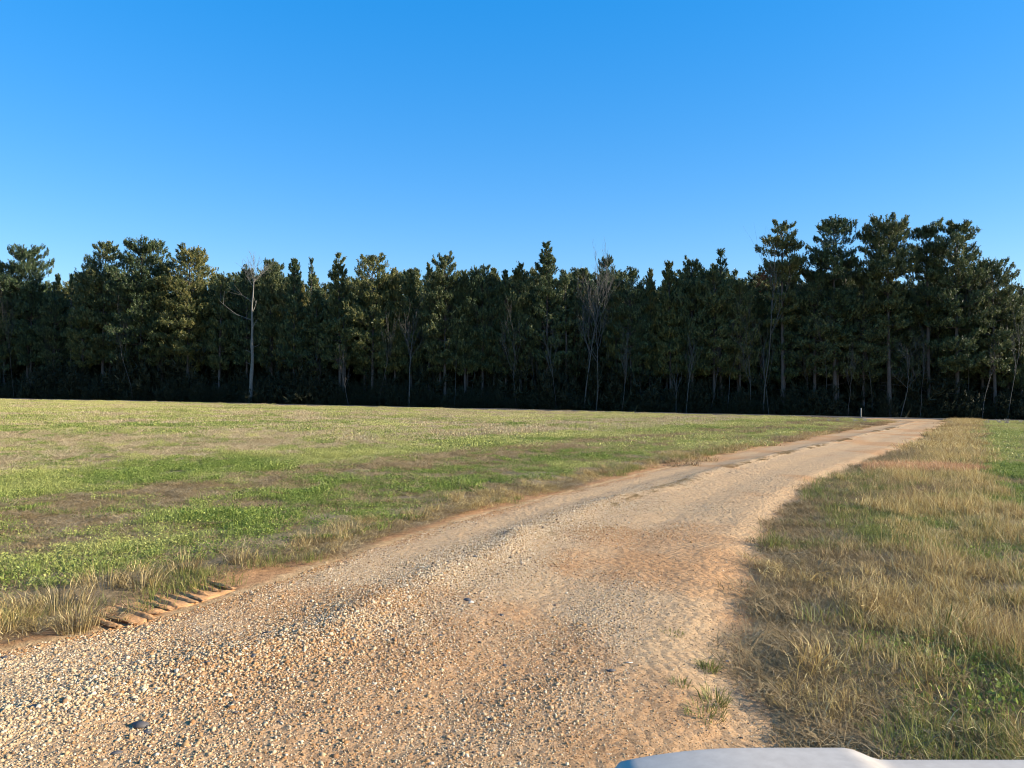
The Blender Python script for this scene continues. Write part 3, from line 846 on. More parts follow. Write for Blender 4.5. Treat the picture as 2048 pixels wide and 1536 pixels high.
for k in range(2): add_kind(('spare', k), 380 + k, 20.0, 0.5, prof_cone, 2.2, 0.95, 4, tuft=0.40, dens=0.7, upl=1.05)

tree_n = [0]
def place_pine(key, x, y, H, label, group=None, rot=None, wide=1.0):
    trunk, crown, H0 = KIND[key]
    s = H / H0
    r_ = random.uniform(0, 2 * pi) if rot is None else rot
    e = thing('pine_tree', label, 'pine tree', (x, y, gz(x, y) - 0.05), r_, group)
    e.scale = (s * wide, s * wide, s)
    obj('trunk', trunk, None, e); obj('crown', crown, None, e)
    tree_n[0] += 1
    return e

def at_px(px, dist_in):
    """where the line of sight towards photo column px crosses the forest, dist_in metres behind its front"""
    q = (px - 1024) / 1420.0
    y = (96.0 + dist_in) / (1 + 0.20 * q)
    return q * y, y
def height_for(x, y, row):
    return 1.7 + (800 - row) / 1420.0 * y - gz(x, y)

G_EDGE = 'pines along the edge of the forest'
# photo column, row of the top, metres into the forest, kind, width, label
FRONT = [
    (8, 528, 2, ('round', 0), 1.0, 'round pine cut by the left border of the view, beside a thin open crown'),
    (55, 497, 3, ('broad', 1), 0.85, 'open wispy pine with sky showing through its top at the far left of the forest'),
    (112, 548, 4, ('slim', 0), 0.8, 'short pointed pine in the dip just right of the open wispy pine'), (141, 546, 3, ('spare', 0), 0.7, 'small thin pine standing alone in the dip left of the broadest crown'),
    (205, 489, 2.5, ('broad', 0), 0.92, 'pine with a ragged outstretched left side joined to a denser domed crown'),
    (282, 483, 1.5, ('broad', 1), 1.0, 'broad dense domed pine, highest of the left part of the forest'),
    (376, 498, 2, ('round', 1), 1.15, 'rounded bushy pine right of the broad dome and left of the bare dead tree'),
    (438, 541, 2, ('slim', 1), 1.0, 'short dark pine just left of the bare dead tree'),
    (540, 520, 3, ('tall', 0), 0.6, 'pine with a small flat tuft on top just right of the bare dead tree'),
    (588, 514, 1.5, ('slim', 2), 0.95, 'pointed spire shaped pine second to the right of the bare dead tree'),
    (622, 515, 4, ('spare', 1), 0.75, 'thin see-through pine beside the pointed spire shaped pine'),
    (680, 507, 1.5, ('slim', 3), 1.1, 'pine with many upright candle tips along its broad top'),
    (745, 516, 1.5, ('round', 2), 1.0, 'domed olive pine lit on its right side beside the candle tipped pine'),
    (790, 536, 2.5, ('slim', 0), 1.0, 'dark pine directly right of the domed olive pine'), (820, 540, 3.5, ('slim', 1), 1.0, 'second dark pine to the right of the domed olive pine'),
    (858, 524, 3, ('spare', 0), 0.8, 'narrow open pine leaning on a knobbly topped neighbour'),
    (890, 514, 1.5, ('round', 0), 0.95, 'knobbly topped pine in the middle left of the forest front'),
    (930, 541, 2, ('slim', 3), 1.0, 'low pine directly right of the knobbly topped pine'), (965, 534, 2.5, ('round', 1), 0.85, 'rounded low pine, second to the right of the knobbly topped pine'), (988, 533, 3.5, ('slim', 2), 0.9, 'low pine, third to the right of the knobbly topped pine'),
    (1012, 541, 2, ('slim', 0), 1.0, 'low pine left of the slender pine that flanks the tallest middle pine'), (1040, 521, 2.5, ('slim', 1), 0.9, 'slender pine tucked against the left of the tallest middle pine'),
    (1095, 484, 1.5, ('slim', 3), 1.2, 'tallest pine in the middle of the forest, pointed with open tiered branches'),
    (1150, 556, 3, ('slim', 2), 1.0, 'low pine behind the tall bare twiggy tree'), (1215, 518, 4, ('tall', 1), 0.5, 'thin pine with small round tufts behind the bare twiggy tree'),
    (1262, 545, 2, ('round', 2), 0.85, 'rounded pine right of the thin pine with small round tufts'), (1300, 538, 3, ('slim', 0), 0.9, 'dark pine directly left of the narrow pine with a knobbed top'),
    (1342, 517, 2, ('slim', 1), 1.0, 'narrow pine with a knobbed top right of the bare twiggy tree'),
    (1385, 522, 2, ('round', 0), 0.85, 'bushy pine between a knobbed top and a thin pointed pine'),
    (1442, 497, 3, ('spare', 1), 1.1, 'thin pointed pine with sparse tiers left of the big roadside pines'),
    (1480, 572, 2, ('round', 2), 0.8, 'low round pine in the notch left of the five big pines'),
    (1566, 447, 1.0, ('tall', 0), 0.98, 'first of the five big pines from the left, with a lopsided branch reaching left'),
    (1670, 446, 1.0, ('tall', 1), 0.98, 'second of the five big pines from the left, wide and flat topped'),
    (1779, 440, 0.5, ('tall', 2), 0.95, 'highest of the five big pines, above the fence post and road end'),
    (1858, 442, 1.5, ('tall', 3), 0.9, 'narrow big pine squeezed between two wider big pines'),
    (1915, 450, 0.5, ('broad', 0), 0.92, 'last of the five big pines, bushy to low down and sunlit on its right'),
    (1990, 521, 0.5, ('round', 1), 1.0, 'sunlit lower pine sloping down right of the big pines'),
    (2043, 588, 1.0, ('slim', 2), 0.9, 'short pine cut by the right border of the view'),
]
for px, row, din, key, wide, label in FRONT:
    x, y = at_px(px, din)
    H = height_for(x, y, row)
    place_pine(key, x, y, H, label or 'medium dark pine filling a low place between taller crowns at the forest edge', None if label else G_EDGE, wide=wide * (0.85 if key[0] in ('slim', 'spare') else 1.02 if key[0] == 'round' else 1.05))
G_ROW = ['pines crowded in the first rows of the forest', 'pines deep inside the forest']
fr = random.Random(44)
def sky_row(px):
    return 548 + 12 * math.sin(px * 0.021) + (10 if px < 150 else 0) + (0 if 1500 < px < 1975 else 50 if px >= 1975 else 0)
for row in range(6):
    depth = 3.0 + row * 4.6
    px = -60 + fr.uniform(0, 40)
    while px < 2110:
        x, y = at_px(px, depth + fr.uniform(-1.6, 1.6))
        H = height_for(x, y, sky_row(px) + fr.uniform(-8, 26))
        H = min(H, 23)
        key = (('slim', fr.randrange(4)) if fr.random() < 0.5 else ('round', fr.randrange(3)) if fr.random() < 0.85 else ('spare', fr.randrange(2)))
        place_pine(key, x, y, H, 'slim dark pine crowded into the first rows behind the forest edge' if row < 2 else 'dark pine hidden deep inside the forest behind the first rows', G_ROW[0] if row < 2 else G_ROW[1], rot=fr.uniform(0, 6.28), wide=fr.uniform(0.85, 1.12))
        px += fr.uniform(40, 60)

# the wood beyond, and on both sides out of the view: one mass
far_p = []
for key in (('slim', 0), ('round', 1), ('slim', 2)):
    tr, cr, H0 = KIND[key]
    a = np.empty(len(tr.vertices) * 3, np.float32); tr.vertices.foreach_get('co', a)
    b = np.empty(len(cr.vertices) * 3, np.float32); cr.vertices.foreach_get('co', b)
    me = bpy.data.meshes.new('wood_tree')
    tf = np.array([p.vertices[:] for p in tr.polygons]); nv = len(a) // 3
    cf = np.arange(len(b) // 3).reshape(-1, 3) + nv
    sh = np.empty(len(b) // 3, np.float32); cr.attributes['shade'].data.foreach_get('value', sh)
    me = mesh_np('wood_tree', np.concatenate([a, b]).reshape(-1, 3), [tf, cf], {'shade': np.r_[np.zeros(nv), sh]})
    me.materials.append(M['bark']); me.materials.append(M['needles'])
    me.polygons.foreach_set('material_index', np.r_[np.zeros(len(tf), np.int32), np.ones(len(cf), np.int32)])
    far_p.append(bpy.data.objects.new('wood_tree', me))
r = np.random.default_rng(401)
pts = []
for k in range(1500):
    x = r.uniform(-190, 230); d = r.uniform(1, 95)
    y = TL(x) + d
    q = x / y
    if abs(q) < 0.76 and d < 31: continue
    pts.append((x, y))
pts = np.array(pts)
H = r.uniform(15.5, 18.5, len(pts))
scatter('distant_wood', far_p, np.c_[pts, ground_z(pts[:, 0], pts[:, 1])], np.c_[np.zeros((len(pts), 2)), r.uniform(0, 6.28, len(pts))], H / 19.5, r.integers(0, 3, len(pts)), np.zeros(len(pts)), 'deep dark pine wood behind the front rows of trees', 'wood')

# undergrowth
def bush_mesh(seed, Rr, Hh, n):
    r = np.random.default_rng(seed)
    d = r.normal(0, 1, (n, 3)); d /= np.linalg.norm(d, axis=1, keepdims=True); d[:, 2] = np.abs(d[:, 2])
    rad = r.uniform(0.25, 1, n) ** 0.6
    lump = 0.65 + 0.5 * vnoise(np.arctan2(d[:, 1], d[:, 0]) * 2 + seed, d[:, 2] * 3, seed)
    P = d * (rad * lump)[:, None] * np.array([Rr, Rr, Hh])
    V, Fc, s = tuft_geo(P, d + [0, 0, 0.4], 0.34 * r.uniform(0.6, 1.3, n), r.uniform(0.1, 0.9, n), seed)
    return mesh_np('bush', V, Fc, {'shade': s})
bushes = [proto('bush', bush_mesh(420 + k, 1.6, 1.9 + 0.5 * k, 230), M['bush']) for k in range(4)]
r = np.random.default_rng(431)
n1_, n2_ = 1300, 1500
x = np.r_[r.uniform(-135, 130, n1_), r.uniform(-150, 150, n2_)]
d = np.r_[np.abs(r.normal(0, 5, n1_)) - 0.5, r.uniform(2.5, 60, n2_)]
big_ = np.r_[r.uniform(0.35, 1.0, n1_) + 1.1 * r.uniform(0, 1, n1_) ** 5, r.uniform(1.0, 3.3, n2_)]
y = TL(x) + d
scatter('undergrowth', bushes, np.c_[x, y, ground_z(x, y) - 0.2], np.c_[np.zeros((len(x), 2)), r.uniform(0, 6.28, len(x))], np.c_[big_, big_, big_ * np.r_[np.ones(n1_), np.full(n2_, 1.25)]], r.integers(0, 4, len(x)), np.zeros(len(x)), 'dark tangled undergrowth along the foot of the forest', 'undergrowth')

# bare trees
def bare(seed, H, spread=0.55, first=0.35, levels=4, r0=0.09, kids=4, upw=0.35, droop=0.0):
    r = np.random.default_rng(seed)
    paths = []
    def grow(p, d, L, rad, lev):
        n = 5
        pts_ = [p]
        dd = d.copy()
        for k in range(n):
            dd = dd + r.normal(0, 0.10, 3) + np.array([0, 0, upw * 0.18]); dd /= np.linalg.norm(dd)
            pts_.append(pts_[-1] + dd * L / n)
        pts_ = np.array(pts_)
        paths.append((pts_, np.linspace(rad, rad * (0.35 if lev else 0.25), n + 1)))
        if lev >= levels: return
        m_ = kids if lev else kids + 5
        for k in range(m_):
            s = r.uniform(first if lev == 0 else 0.25, 1.0)
            i = min(n - 1, int(s * n)); q = pts_[i] + (pts_[i + 1] - pts_[i]) * (s * n - i)
            ax = r.normal(0, 1, 3); ax -= dd * (ax @ dd); ax /= np.linalg.norm(ax)
            nd = dd * (1 - spread) + ax * spread + np.array([0, 0, upw * 0.5]); nd /= np.linalg.norm(nd)
            grow(q, nd, L * r.uniform(0.30, 0.5) * (1.25 - 0.5 * s if lev == 0 else 1), rad * (1 - 0.65 * s) * 0.55 + 0.004, lev + 1)
    grow(np.zeros(3), np.array([r.normal(0, 0.04), r.normal(0, 0.04), 1.0]), H, r0, 0)
    return paths
def bare_tree(px, din, H_or_row, label, seed, mat='grey_twig', group=None, crown_seed=None, **kw):
    x, y = at_px(px, din)
    H = height_for(x, y, H_or_row) if H_or_row > 60 else H_or_row
    paths = bare(seed, H * 0.93, **{**kw, 'r0': kw.get('r0', 0.09) * 0.75})
    e = thing('bare_tree', label, 'bare tree', (x, y, gz(x, y) - 0.05), 0, group)
    tv, tf = tubes(paths[:1], 8)
    obj('trunk', mesh_np('trunk', tv, tf, None, True), M[mat], e)
    tv, tf = tubes(paths[1:], 4)
    obj('branches', mesh_np('branches', tv, tf), M[mat], e)
    return e

def dead_tree():
    """the tall pale snag: bare stem, two long arms to the left, a fan of twigs on top"""
    x, y = at_px(499, -1.0)
    H = height_for(x, y, 512)
    e = thing('dead_tree', 'tall pale dead tree with a fan of bare twigs on top, left of the middle', 'dead tree', (x, y, gz(x, y) - 0.05))
    r = np.random.default_rng(77)
    z = np.linspace(0, 1, 14)
    st = np.c_[0.13 * np.sin(z * 6) + 0.05 * np.sin(z * 23) + 0.6 * z, 0.1 * np.sin(z * 4 + 1), z * H * 0.86]
    paths = [(st, (0.25 * (1 - z) ** 0.9 + 0.055) * (1 + 0.12 * np.sin(z * 31)))]
    tv, tf = tubes(paths, 8)
    obj('trunk', mesh_np('trunk', tv, tf, None, True), M['snag'], e)
    P = []
    top = st[-1]
    def limb(p, d, L, rad, up=0.25, n=6, kids=0):
        pts_ = [np.array(p, float)]; d = np.array(d, float); d /= np.linalg.norm(d)
        for k in range(n):
            d = d + r.normal(0, 0.07, 3) + np.array([0, 0, up * 0.2]); d /= np.linalg.norm(d)
            pts_.append(pts_[-1] + d * L / n)
        P.append((np.array(pts_), np.linspace(rad, rad * 0.3, n + 1)))
        for k in range(kids):
            i = r.integers(2, n)
            dd = d + r.normal(0, 0.5, 3) + np.array([0, 0, 0.25])
            limb(pts_[i], dd, L * r.uniform(0.3, 0.55), rad * 0.45, up, 4, 2 if kids > 3 else 0)
    at_ = lambda f: np.array([np.interp(f, z, st[:, k]) for k in range(3)])
    limb(at_(0.80), (-1, 0.1, 0.55), 4.4, 0.042, 0.1, 7, 2)
    limb(at_(0.66), (-1, -0.1, 0.30), 5.4, 0.046, 0.15, 7, 2)
    limb(at_(0.60), (0.8, 0.1, 0.9), 1.4, 0.09, 0.2, 4)
    limb(at_(0.72), (0.7, 0.0, 1.1), 1.9, 0.08, 0.3, 4, 1)
    limb(at_(0.40), (-1, 0, 0.5), 1.0, 0.07, 0, 3); limb(at_(0.44), (1, 0, 0.3), 1.4, 0.05, 0, 3)
    limb(at_(0.30), (-1, 0, 0.8), 1.1, 0.06, 0, 3)
    for a in np.linspace(-1.0, 1.0, 9):
        limb(at_(r.uniform(0.92, 1.0)), (a * 1.15, r.normal(0, 0.45), 0.95), H * 0.15 * (1 - 0.1 * abs(a)), 0.036, 0.2, 6, 9)
    tv, tf = tubes(P, 5)
    obj('branches', mesh_np('branches', tv, tf), M['snag'], e)
dead_tree()
bare_tree(1168, -0.5, 572, 'tall bare twiggy tree poking above the pines right of the tallest middle pine', 701, 'pale_bark', spread=0.42, first=0.45, levels=3, r0=0.13, kids=6, upw=0.75)
bare_tree(1192, -0.8, 590, 'dense brown twiggy tree below the tall bare one', 702, 'grey_twig', spread=0.45, first=0.35, levels=3, r0=0.10, kids=6, upw=0.6)
bare_tree(818, -0.8, 610, 'bare grey tree with forked pale trunk in the middle left of the forest front', 703, 'pale_bark', spread=0.5, first=0.5, levels=3, r0=0.12, kids=4, upw=0.6)
bare_tree(1352, -1.0, 735, 'low bare forked sapling, left of its taller twin at the forest foot', 704, 'pale_bark', spread=0.4, first=0.3, levels=2, r0=0.07, kids=3, upw=0.7)
bare_tree(1372, -1.0, 680, 'bare sapling with a leaning forked stem at the forest foot', 705, 'pale_bark', spread=0.42, first=0.4, levels=3, r0=0.08, kids=3, upw=0.7)
bare_tree(1500, -0.2, 640, 'pale thin bare tree under the lopsided big pine', 706, 'grey_twig', spread=0.45, first=0.3, levels=3, r0=0.07, kids=5, upw=0.6)
bare_tree(1800, -0.6, 690, 'bare tangled tree in front of the highest big pine', 707, 'pale_bark', spread=0.6, first=0.4, levels=3, r0=0.08, kids=5, upw=0.3)
G_SAP = 'thin bare saplings along the forest foot'
for k, px in enumerate((30, 95, 150, 262, 330, 640, 700, 760, 868, 905, 945, 1040, 1070, 1120, 1240, 1420, 1455, 1535, 1610, 1645, 1700, 1745, 1845, 1930, 1960, 2010)):
    bare_tree(px + fr.uniform(-8, 8), fr.uniform(-1.5, 2.5), fr.uniform(7, 15.0), 'thin bare sapling standing in the dark foot of the forest', 720 + k, 'pale_bark' if k % 4 == 1 else 'grey_twig', G_SAP, spread=fr.uniform(0.22, 0.42), first=0.35, levels=3, r0=fr.uniform(0.03, 0.06), kids=4, upw=0.8)

# red leaved tree beside the big pines
x, y = at_px(1526, -0.5)
H = height_for(x, y, 533)
e = thing('red_leaved_tree', 'slim tree with rust red leaves at its top beside the lopsided big pine', 'tree', (x, y, gz(x, y) - 0.05))
paths = bare(740, H * 0.95, spread=0.4, first=0.55, levels=2, r0=0.08, kids=5, upw=0.6)
tv, tf = tubes(paths, 5)
obj('trunk', mesh_np('trunk', tv, tf, None, True), M['grey_twig'], e)
r = np.random.default_rng(741)
n = 70
P = np.c_[r.normal(0, 0.55, n), r.normal(0, 0.5, n), H * 0.93 + r.normal(0, 0.75, n)]
V, Fc, s = tuft_geo(P, r.normal(0, 1, (n, 3)) + [0, 0, 0.3], 0.28 * r.uniform(0.6, 1.2, n), r.uniform(0, 1, n), 742)
obj('crown', mesh_np('crown', V, Fc, {'shade': s}), M['red_leaves'], e)

# ------------------------------------------------------------------ post and weeds at the end of the drive
def lathe_ring(segs, rings):
    V, Fq = [], []
    for (rr, zz) in rings:
        for k in range(segs):
            a = 2 * pi * k / segs
            V.append((rr * math.cos(a), rr * math.sin(a), zz))
    for i in range(len(rings) - 1):
        for k in range(segs):
            Fq.append((i * segs + k, i * segs + (k + 1) % segs, (i + 1) * segs + (k + 1) % segs, (i + 1) * segs + k))
    return np.array(V), np.array(Fq)
px_, py_ = 39.5, 80.5
e = thing('fence_post', 'lone grey wooden post standing before the trees at the road end', 'post', (px_, py_, gz(px_, py_) - 0.1))
e.rotation_euler = (0.03, 0.02, 0)
V, Fq = lathe_ring(10, [(0.085, 0), (0.09, 0.1), (0.082, 0.6), (0.08, 1.16), (0.06, 1.19), (0.001, 1.20)])
obj('post', mesh_np('post', V, Fq, None, True), plain('weathered post', (0.20, 0.17, 0.14), 0.85, var=0.35, scale=7, bump=0.4), e)

def weed_mesh(seed):
    return patch_mesh('weed', blades(46, 0.10, 0.42, 0.022, 0.35, 0.3, seed), leaves(90, 0.22, 0.40, 0.06, seed + 3))
wm = [weed_mesh(760 + k) for k in range(4)]
for me in wm: me.materials.append(M['silver_weed'])
for k, (x, y) in enumerate([(42.3, 63.2), (43.2, 63.0), (44.1, 63.3), (45.0, 62.8), (46.0, 63.1), (47.1, 62.6), (48.4, 62.9)]):
    e = obj('dry_weed', wm[k % 4], None, None, (x, y, gz(x, y)))
    e.rotation_euler = (0, 0, k * 1.3); sc = 0.9 + 0.35 * ((k * 37) % 5) / 5; e.scale = (sc, sc, sc * 1.05)
    tag(e, 'pale frosted weed at the corner of the right field by the road end', 'weed', 'pale weeds edging the right field')
for k, (x, y) in enumerate([(27.4, 61.5), (28.5, 62.2), (29.5, 61.2), (30.4, 62.8), (31.5, 63.4), (25.8, 61.8), (32.3, 65.0)]):
    e = obj('dry_weed', wm[(k + 1) % 4], None, None, (x, y, gz(x, y)))
    e.rotation_euler = (0, 0, k * 1.7); sc = 0.7 + 0.4 * ((k * 29) % 5) / 5; e.scale = (sc, sc, sc)
    tag(e, 'dead brown weed at the field corner left of the road end', 'weed', 'dead weeds at the left field corner')

# ------------------------------------------------------------------ clumps and tufts near the camera
def clump_mesh(seed, n, rad, h, lean=0.45):
    a = blades(n, rad, h, 0.0048, lean, 0.55, seed)
    r = np.random.default_rng(seed)
    V = a[0].reshape(-1, 5, 3)
    c = V[:, :2].mean(1)[:, :2]
    out = np.arctan2(c[:, 1], c[:, 0]); cur = np.arctan2(V[:, 4, 1] - c[:, 1], V[:, 4, 0] - c[:, 0])
    turn = (out - cur) + r.normal(0, 0.5, len(V))                     # blades fan away from the heart of the clump
    ct, st_ = np.cos(turn), np.sin(turn)
    for k in range(2, 5):
        dx = V[:, k, 0] - c[:, 0]; dy = V[:, k, 1] - c[:, 1]
        V[:, k, 0] = c[:, 0] + ct * dx - st_ * dy; V[:, k, 1] = c[:, 1] + st_ * dx + ct * dy
    return mesh_np('clump', V.reshape(-1, 3), a[1], {'shade': a[2]})
CL = [
    (-3.45, 5.45, 0.20, 0.36, 'bushy dry grass clump nearest the camera at the left border'),
    (-3.05, 5.02, 0.13, 0.27, 'low dry clump spilling onto the gravel at the left border'),
    (-3.42, 5.98, 0.18, 0.38, 'tall pale grass clump behind the tyre prints on the left verge'),
    (-3.12, 6.02, 0.14, 0.34, 'golden clump leaning over the lower end of the tyre prints'),
    (-3.02, 6.55, 0.16, 0.36, 'fan shaped golden clump above the tyre prints'),
    (-2.62, 6.95, 0.13, 0.28, 'clump at the top end of the tyre prints'),
    (-2.25, 7.95, 0.16, 0.26, 'thin straw clump on the left verge, midway along the bare soil edge'),
    (-1.95, 8.55, 0.18, 0.30, 'wide pale straw clump where the bare soil edge narrows'),
    (-1.30, 9.60, 0.18, 0.26, 'straw clump on the left verge beyond the bare soil'),
]
for k, (x, y, rad, h, lab) in enumerate(CL):
    e = obj('grass_clump', clump_mesh(780 + k, int(130 + 500 * rad), rad, h * 0.68), M['tan'], None, (x, y, gz(x, y) + 0.02))
    tag(e, lab, 'grass clump')
TF = [
    (1.02, 3.80, 0.10, 0.09, 'flat green tuft lying on the sand, nearest the car bonnet'),
    (0.98, 4.16, 0.05, 0.075, 'small olive tuft on the sand, second up from the bonnet'),
    (1.13, 5.04, 0.07, 0.07, 'dark flat tuft on the sand, furthest up the right edge of the drive'),
    (1.22, 4.45, 0.05, 0.09, 'sprig of grass growing by a standing leaf on the sandy edge'),
    (1.12, 3.98, 0.07, 0.10, 'spiky tuft between the flat green tuft and the verge'),
]
for k, (x, y, rad, h, lab) in enumerate(TF):
    e = obj('grass_tuft', clump_mesh(800 + k, 110, rad, h, 0.9), M['olive'], None, (x, y, gz(x, y) + 0.03))
    tag(e, lab, 'grass tuft')

# ------------------------------------------------------------------ tyre print in the bare soil on the left
soil = plain('orange soil', (0.50, 0.265, 0.115), 0.95, spec=0.1, var=0.4, scale=14, bump=0.6)
A_, B_ = np.array([-3.02, 5.12]), np.array([-2.56, 6.32])
ln = np.linalg.norm(B_ - A_); dv_ = (B_ - A_) / ln; nv_ = np.array([-dv_[1], dv_[0]])
tt = np.linspace(0, 1, 40); ww = np.linspace(-1, 1, 16)
PXp = A_[0] + dv_[0] * ln * tt[:, None] + nv_[0] * ww * 0.36
PYp = A_[1] + dv_[1] * ln * tt[:, None] + nv_[1] * ww * 0.36
edge_ = np.maximum(np.abs(ww)[None] * 1.0, np.abs(tt * 2 - 1)[:, None])
PZp = ground_z(PXp, PYp) + 0.014 - 0.10 * sstep(0.6, 1.0, edge_ + (fbm(PXp / 0.15, PYp / 0.15, 121, 2) - 0.5) * 0.5) + (fbm(PXp / 0.06, PYp / 0.06, 123, 2) - 0.5) * 0.012
ii = (np.arange(39)[:, None] * 16 + np.arange(15)[None]).ravel()
F = np.stack([ii, ii + 16, ii + 17, ii + 1], -1)
tp_ = tag(obj('tyre_print', mesh_np('tyre_print', np.c_[PXp.ravel(), PYp.ravel(), PZp.ravel()], F, None, True), soil), kind='structure')
def ridge_mesh(seed):
    r = np.random.default_rng(seed)
    a = np.linspace(-1, 1, 9); c = np.linspace(-1, 1, 5)
    AA, CC = np.meshgrid(a, c, indexing='ij')
    h = np.sqrt(np.clip(1 - AA ** 2, 0, 1)) ** 0.6 * np.cos(CC * pi / 2) * 0.017 - 0.008
    h = h + r.normal(0, 0.0035, h.shape)
    V = np.c_[(AA * 0.30).ravel(), (CC * 0.027 + 0.02 * AA ** 2 + r.normal(0, 0.004, AA.shape)).ravel(), h.ravel()]
    k = (np.arange(8)[:, None] * 5 + np.arange(4)[None]).ravel()
    return mesh_np('soil_ridge', V, np.stack([k, k + 5, k + 6, k + 1], -1), None, True)
rm = [ridge_mesh(810 + k) for k in range(3)]
for q in rm: q.materials.append(soil)
for k in range(11):
    p = A_ + dv_ * ln * (0.06 + 0.085 * k + random.uniform(-0.012, 0.012)) + nv_ * random.uniform(-0.05, 0.05)
    o = obj('soil_ridge', rm[k % 3], None, tp_, (p[0], p[1], gz(*p) + 0.022))
    o.rotation_euler = (0, 0, R(-33) + random.uniform(-0.12, 0.12))
    o.scale = (random.uniform(0.75, 1.0), random.uniform(0.7, 1.0), random.uniform(0.9, 1.4))

# ------------------------------------------------------------------ dark stones and chips lying on the gravel
def chip(seed, flat):
    V, Fc = pebble(seed, flat)
    return mesh_np('chip', V, Fc)
dark = plain('dark stone', (0.085, 0.075, 0.07), 0.7, var=0.4, scale=20)
rusty = plain('brown stone', (0.22, 0.12, 0.075), 0.8, var=0.4, scale=20)
pale = plain('pale stone', (0.60, 0.54, 0.45), 0.8, var=0.25, scale=20)
chips = {}
for nm, mt in (('dark', dark), ('rusty', rusty), ('pale', pale)):
    chips[nm] = []
    for s in range(4):
        me = chip(830 + s + len(nm) * 10, 0.16 + 0.08 * s); me.materials.append(mt); chips[nm].append(me)
def from_px(px, py):
    p = math.atan(32 / 1420.0); dx, dy, dz_ = (px - 1024) / 1420.0, 1.0, (768 - py) / 1420.0
    dy, dz_ = dy * math.cos(p) - dz_ * math.sin(p), dy * math.sin(p) + dz_ * math.cos(p)
    k = -1.66 / (dz_ + 0.019 * dx - 0.0055 * dy)
    return dx * k, dy * k
def surf_z(x, y):
    """height of the drive at x, y"""
    d2 = (PX - x) ** 2 + (PY - y) ** 2
    i = np.unravel_index(np.argmin(d2), d2.shape)
    return float(RZ.reshape(PX.shape)[i])
SPOTS = [(285, 1266, 20, 'dark', 'flat dark chip near the tyre prints on the gravel'), (395, 1306, 12, 'rusty', 'small upright brown stone left of the middle of the drive'),
         (535, 1266, 17, 'dark', 'dark oval stone at the left end of the loose gravel band'), (285, 1458, 30, 'dark', 'largest dark slab chip in the lower left gravel'),
         (296, 1470, 22, 'dark', 'dark broken chip touching the largest slab chip'), (70, 1441, 18, 'dark', 'dark chip low on the left side of the drive'),
         (233, 1512, 18, 'dark', 'grey chip at the lower edge of the view'), (230, 1408, 16, 'dark', 'brown black chip above the largest slab chip'),
         (235, 1392, 16, 'dark', 'thin dark chip over the largest slab chip'), (935, 1206, 14, 'dark', 'dark stone beside a white one in the loose gravel band'),
         (942, 1210, 11, 'pale', 'white stone beside a dark one in the loose gravel band'), (949, 1126, 12, 'dark', 'dark stone on the crest of the loose gravel band'),
         (1131, 1290, 15, 'rusty', 'pointed brown stone in the middle of the drive'), (1258, 1330, 13, 'pale', 'pale grey stone on the right of the drive'),
         (1003, 1234, 10, 'dark', 'small dark stone below the loose gravel band'), (1457, 1310, 13, 'pale', 'pale standing leaf shaped stone by the right grass'),
         (1060, 1386, 12, 'rusty', 'rusty stone in the lower middle of the drive'), (1222, 1345, 16, 'dark', 'dark twig like chip left of the pale grey stone'),
         (10, 1303, 15, 'dark', 'dark chip at the left border of the drive'), (880, 1275, 10, 'dark', None), (96, 1510, 12, 'dark', None), (130, 1405, 12, 'dark', None), (430, 1340, 10, 'dark', None),
         (705, 1290, 11, 'dark', None), (610, 1370, 11, 'dark', None), (505, 1330, 12, 'dark', None), (415, 1345, 12, 'dark', None), (680, 1232, 11, 'dark', None), (845, 1310, 11, 'dark', None),
         (760, 1420, 12, 'rusty', None), (1010, 1330, 10, 'dark', None), (890, 1390, 12, 'rusty', None), (560, 1450, 12, 'dark', None), (395, 1385, 12, 'dark', None), (645, 1465, 11, 'dark', None),
         (470, 1432, 11, 'dark', None), (980, 1440, 11, 'dark', None), (180, 1335, 11, 'dark', None), (330, 1300, 10, 'dark', None), (1110, 1210, 9, 'rusty', None)]
for k, (px, py, wpx, kd, lab) in enumerate(SPOTS):
    x, y = from_px(px, py)
    w = wpx / 1420.0 * math.hypot(y, 1.7) * 0.52
    o = obj('stone', chips[kd][k % 4], None, None, (x, y, surf_z(x, y) + w * 0.10))
    o.rotation_euler = (random.uniform(-0.2, 0.2), random.uniform(-0.2, 0.2), random.uniform(0, 6.28))
    o.scale = (w, w, w)
    tag(o, lab or ('small dark stone loose on the gravel of the drive' if kd == 'dark' else 'small rusty brown stone loose on the gravel of the drive'), 'stone', None if lab else ('small dark stones on the drive' if kd == 'dark' else 'small rusty stones on the drive'))

# ------------------------------------------------------------------ the white car whose bonnet shows at the lower right
def loft(sections):
    """closed shell through equal-length cross-section polylines"""
    V = np.concatenate([np.asarray(s, float) for s in sections])
    n = len(sections[0])
    k = (np.arange(len(sections) - 1)[:, None] * n + np.arange(n - 1)[None]).ravel()
    return V, np.stack([k, k + 1, k + 1 + n, k + n], -1)
m, nt, bs = new_mat('white car paint')
bs.inputs['Base Color'].default_value = (0.62, 0.63, 0.64, 1)
bs.inputs['Roughness'].default_value = 0.55
bs.inputs['Specular IOR Level'].default_value = 0.12
bs.inputs['Coat Weight'].default_value = 0.0; bs.inputs['Coat Roughness'].default_value = 0.08
tc = N(nt, 'ShaderNodeTexCoord')
dn = noise(nt, 30, 4, 0.7, tc.outputs['Object'])
nt.links.new(ramp(nt, dn, [(0.3, (0.45, 0.395, 0.33)), (0.7, (0.53, 0.47, 0.395))]), bs.inputs['Base Color'])
M['paint'] = m
M['glass'] = plain('car glass', (0.02, 0.025, 0.03), 0.05, spec=0.7)
M['rubber'] = plain('tyre rubber', (0.02, 0.02, 0.02), 0.8)
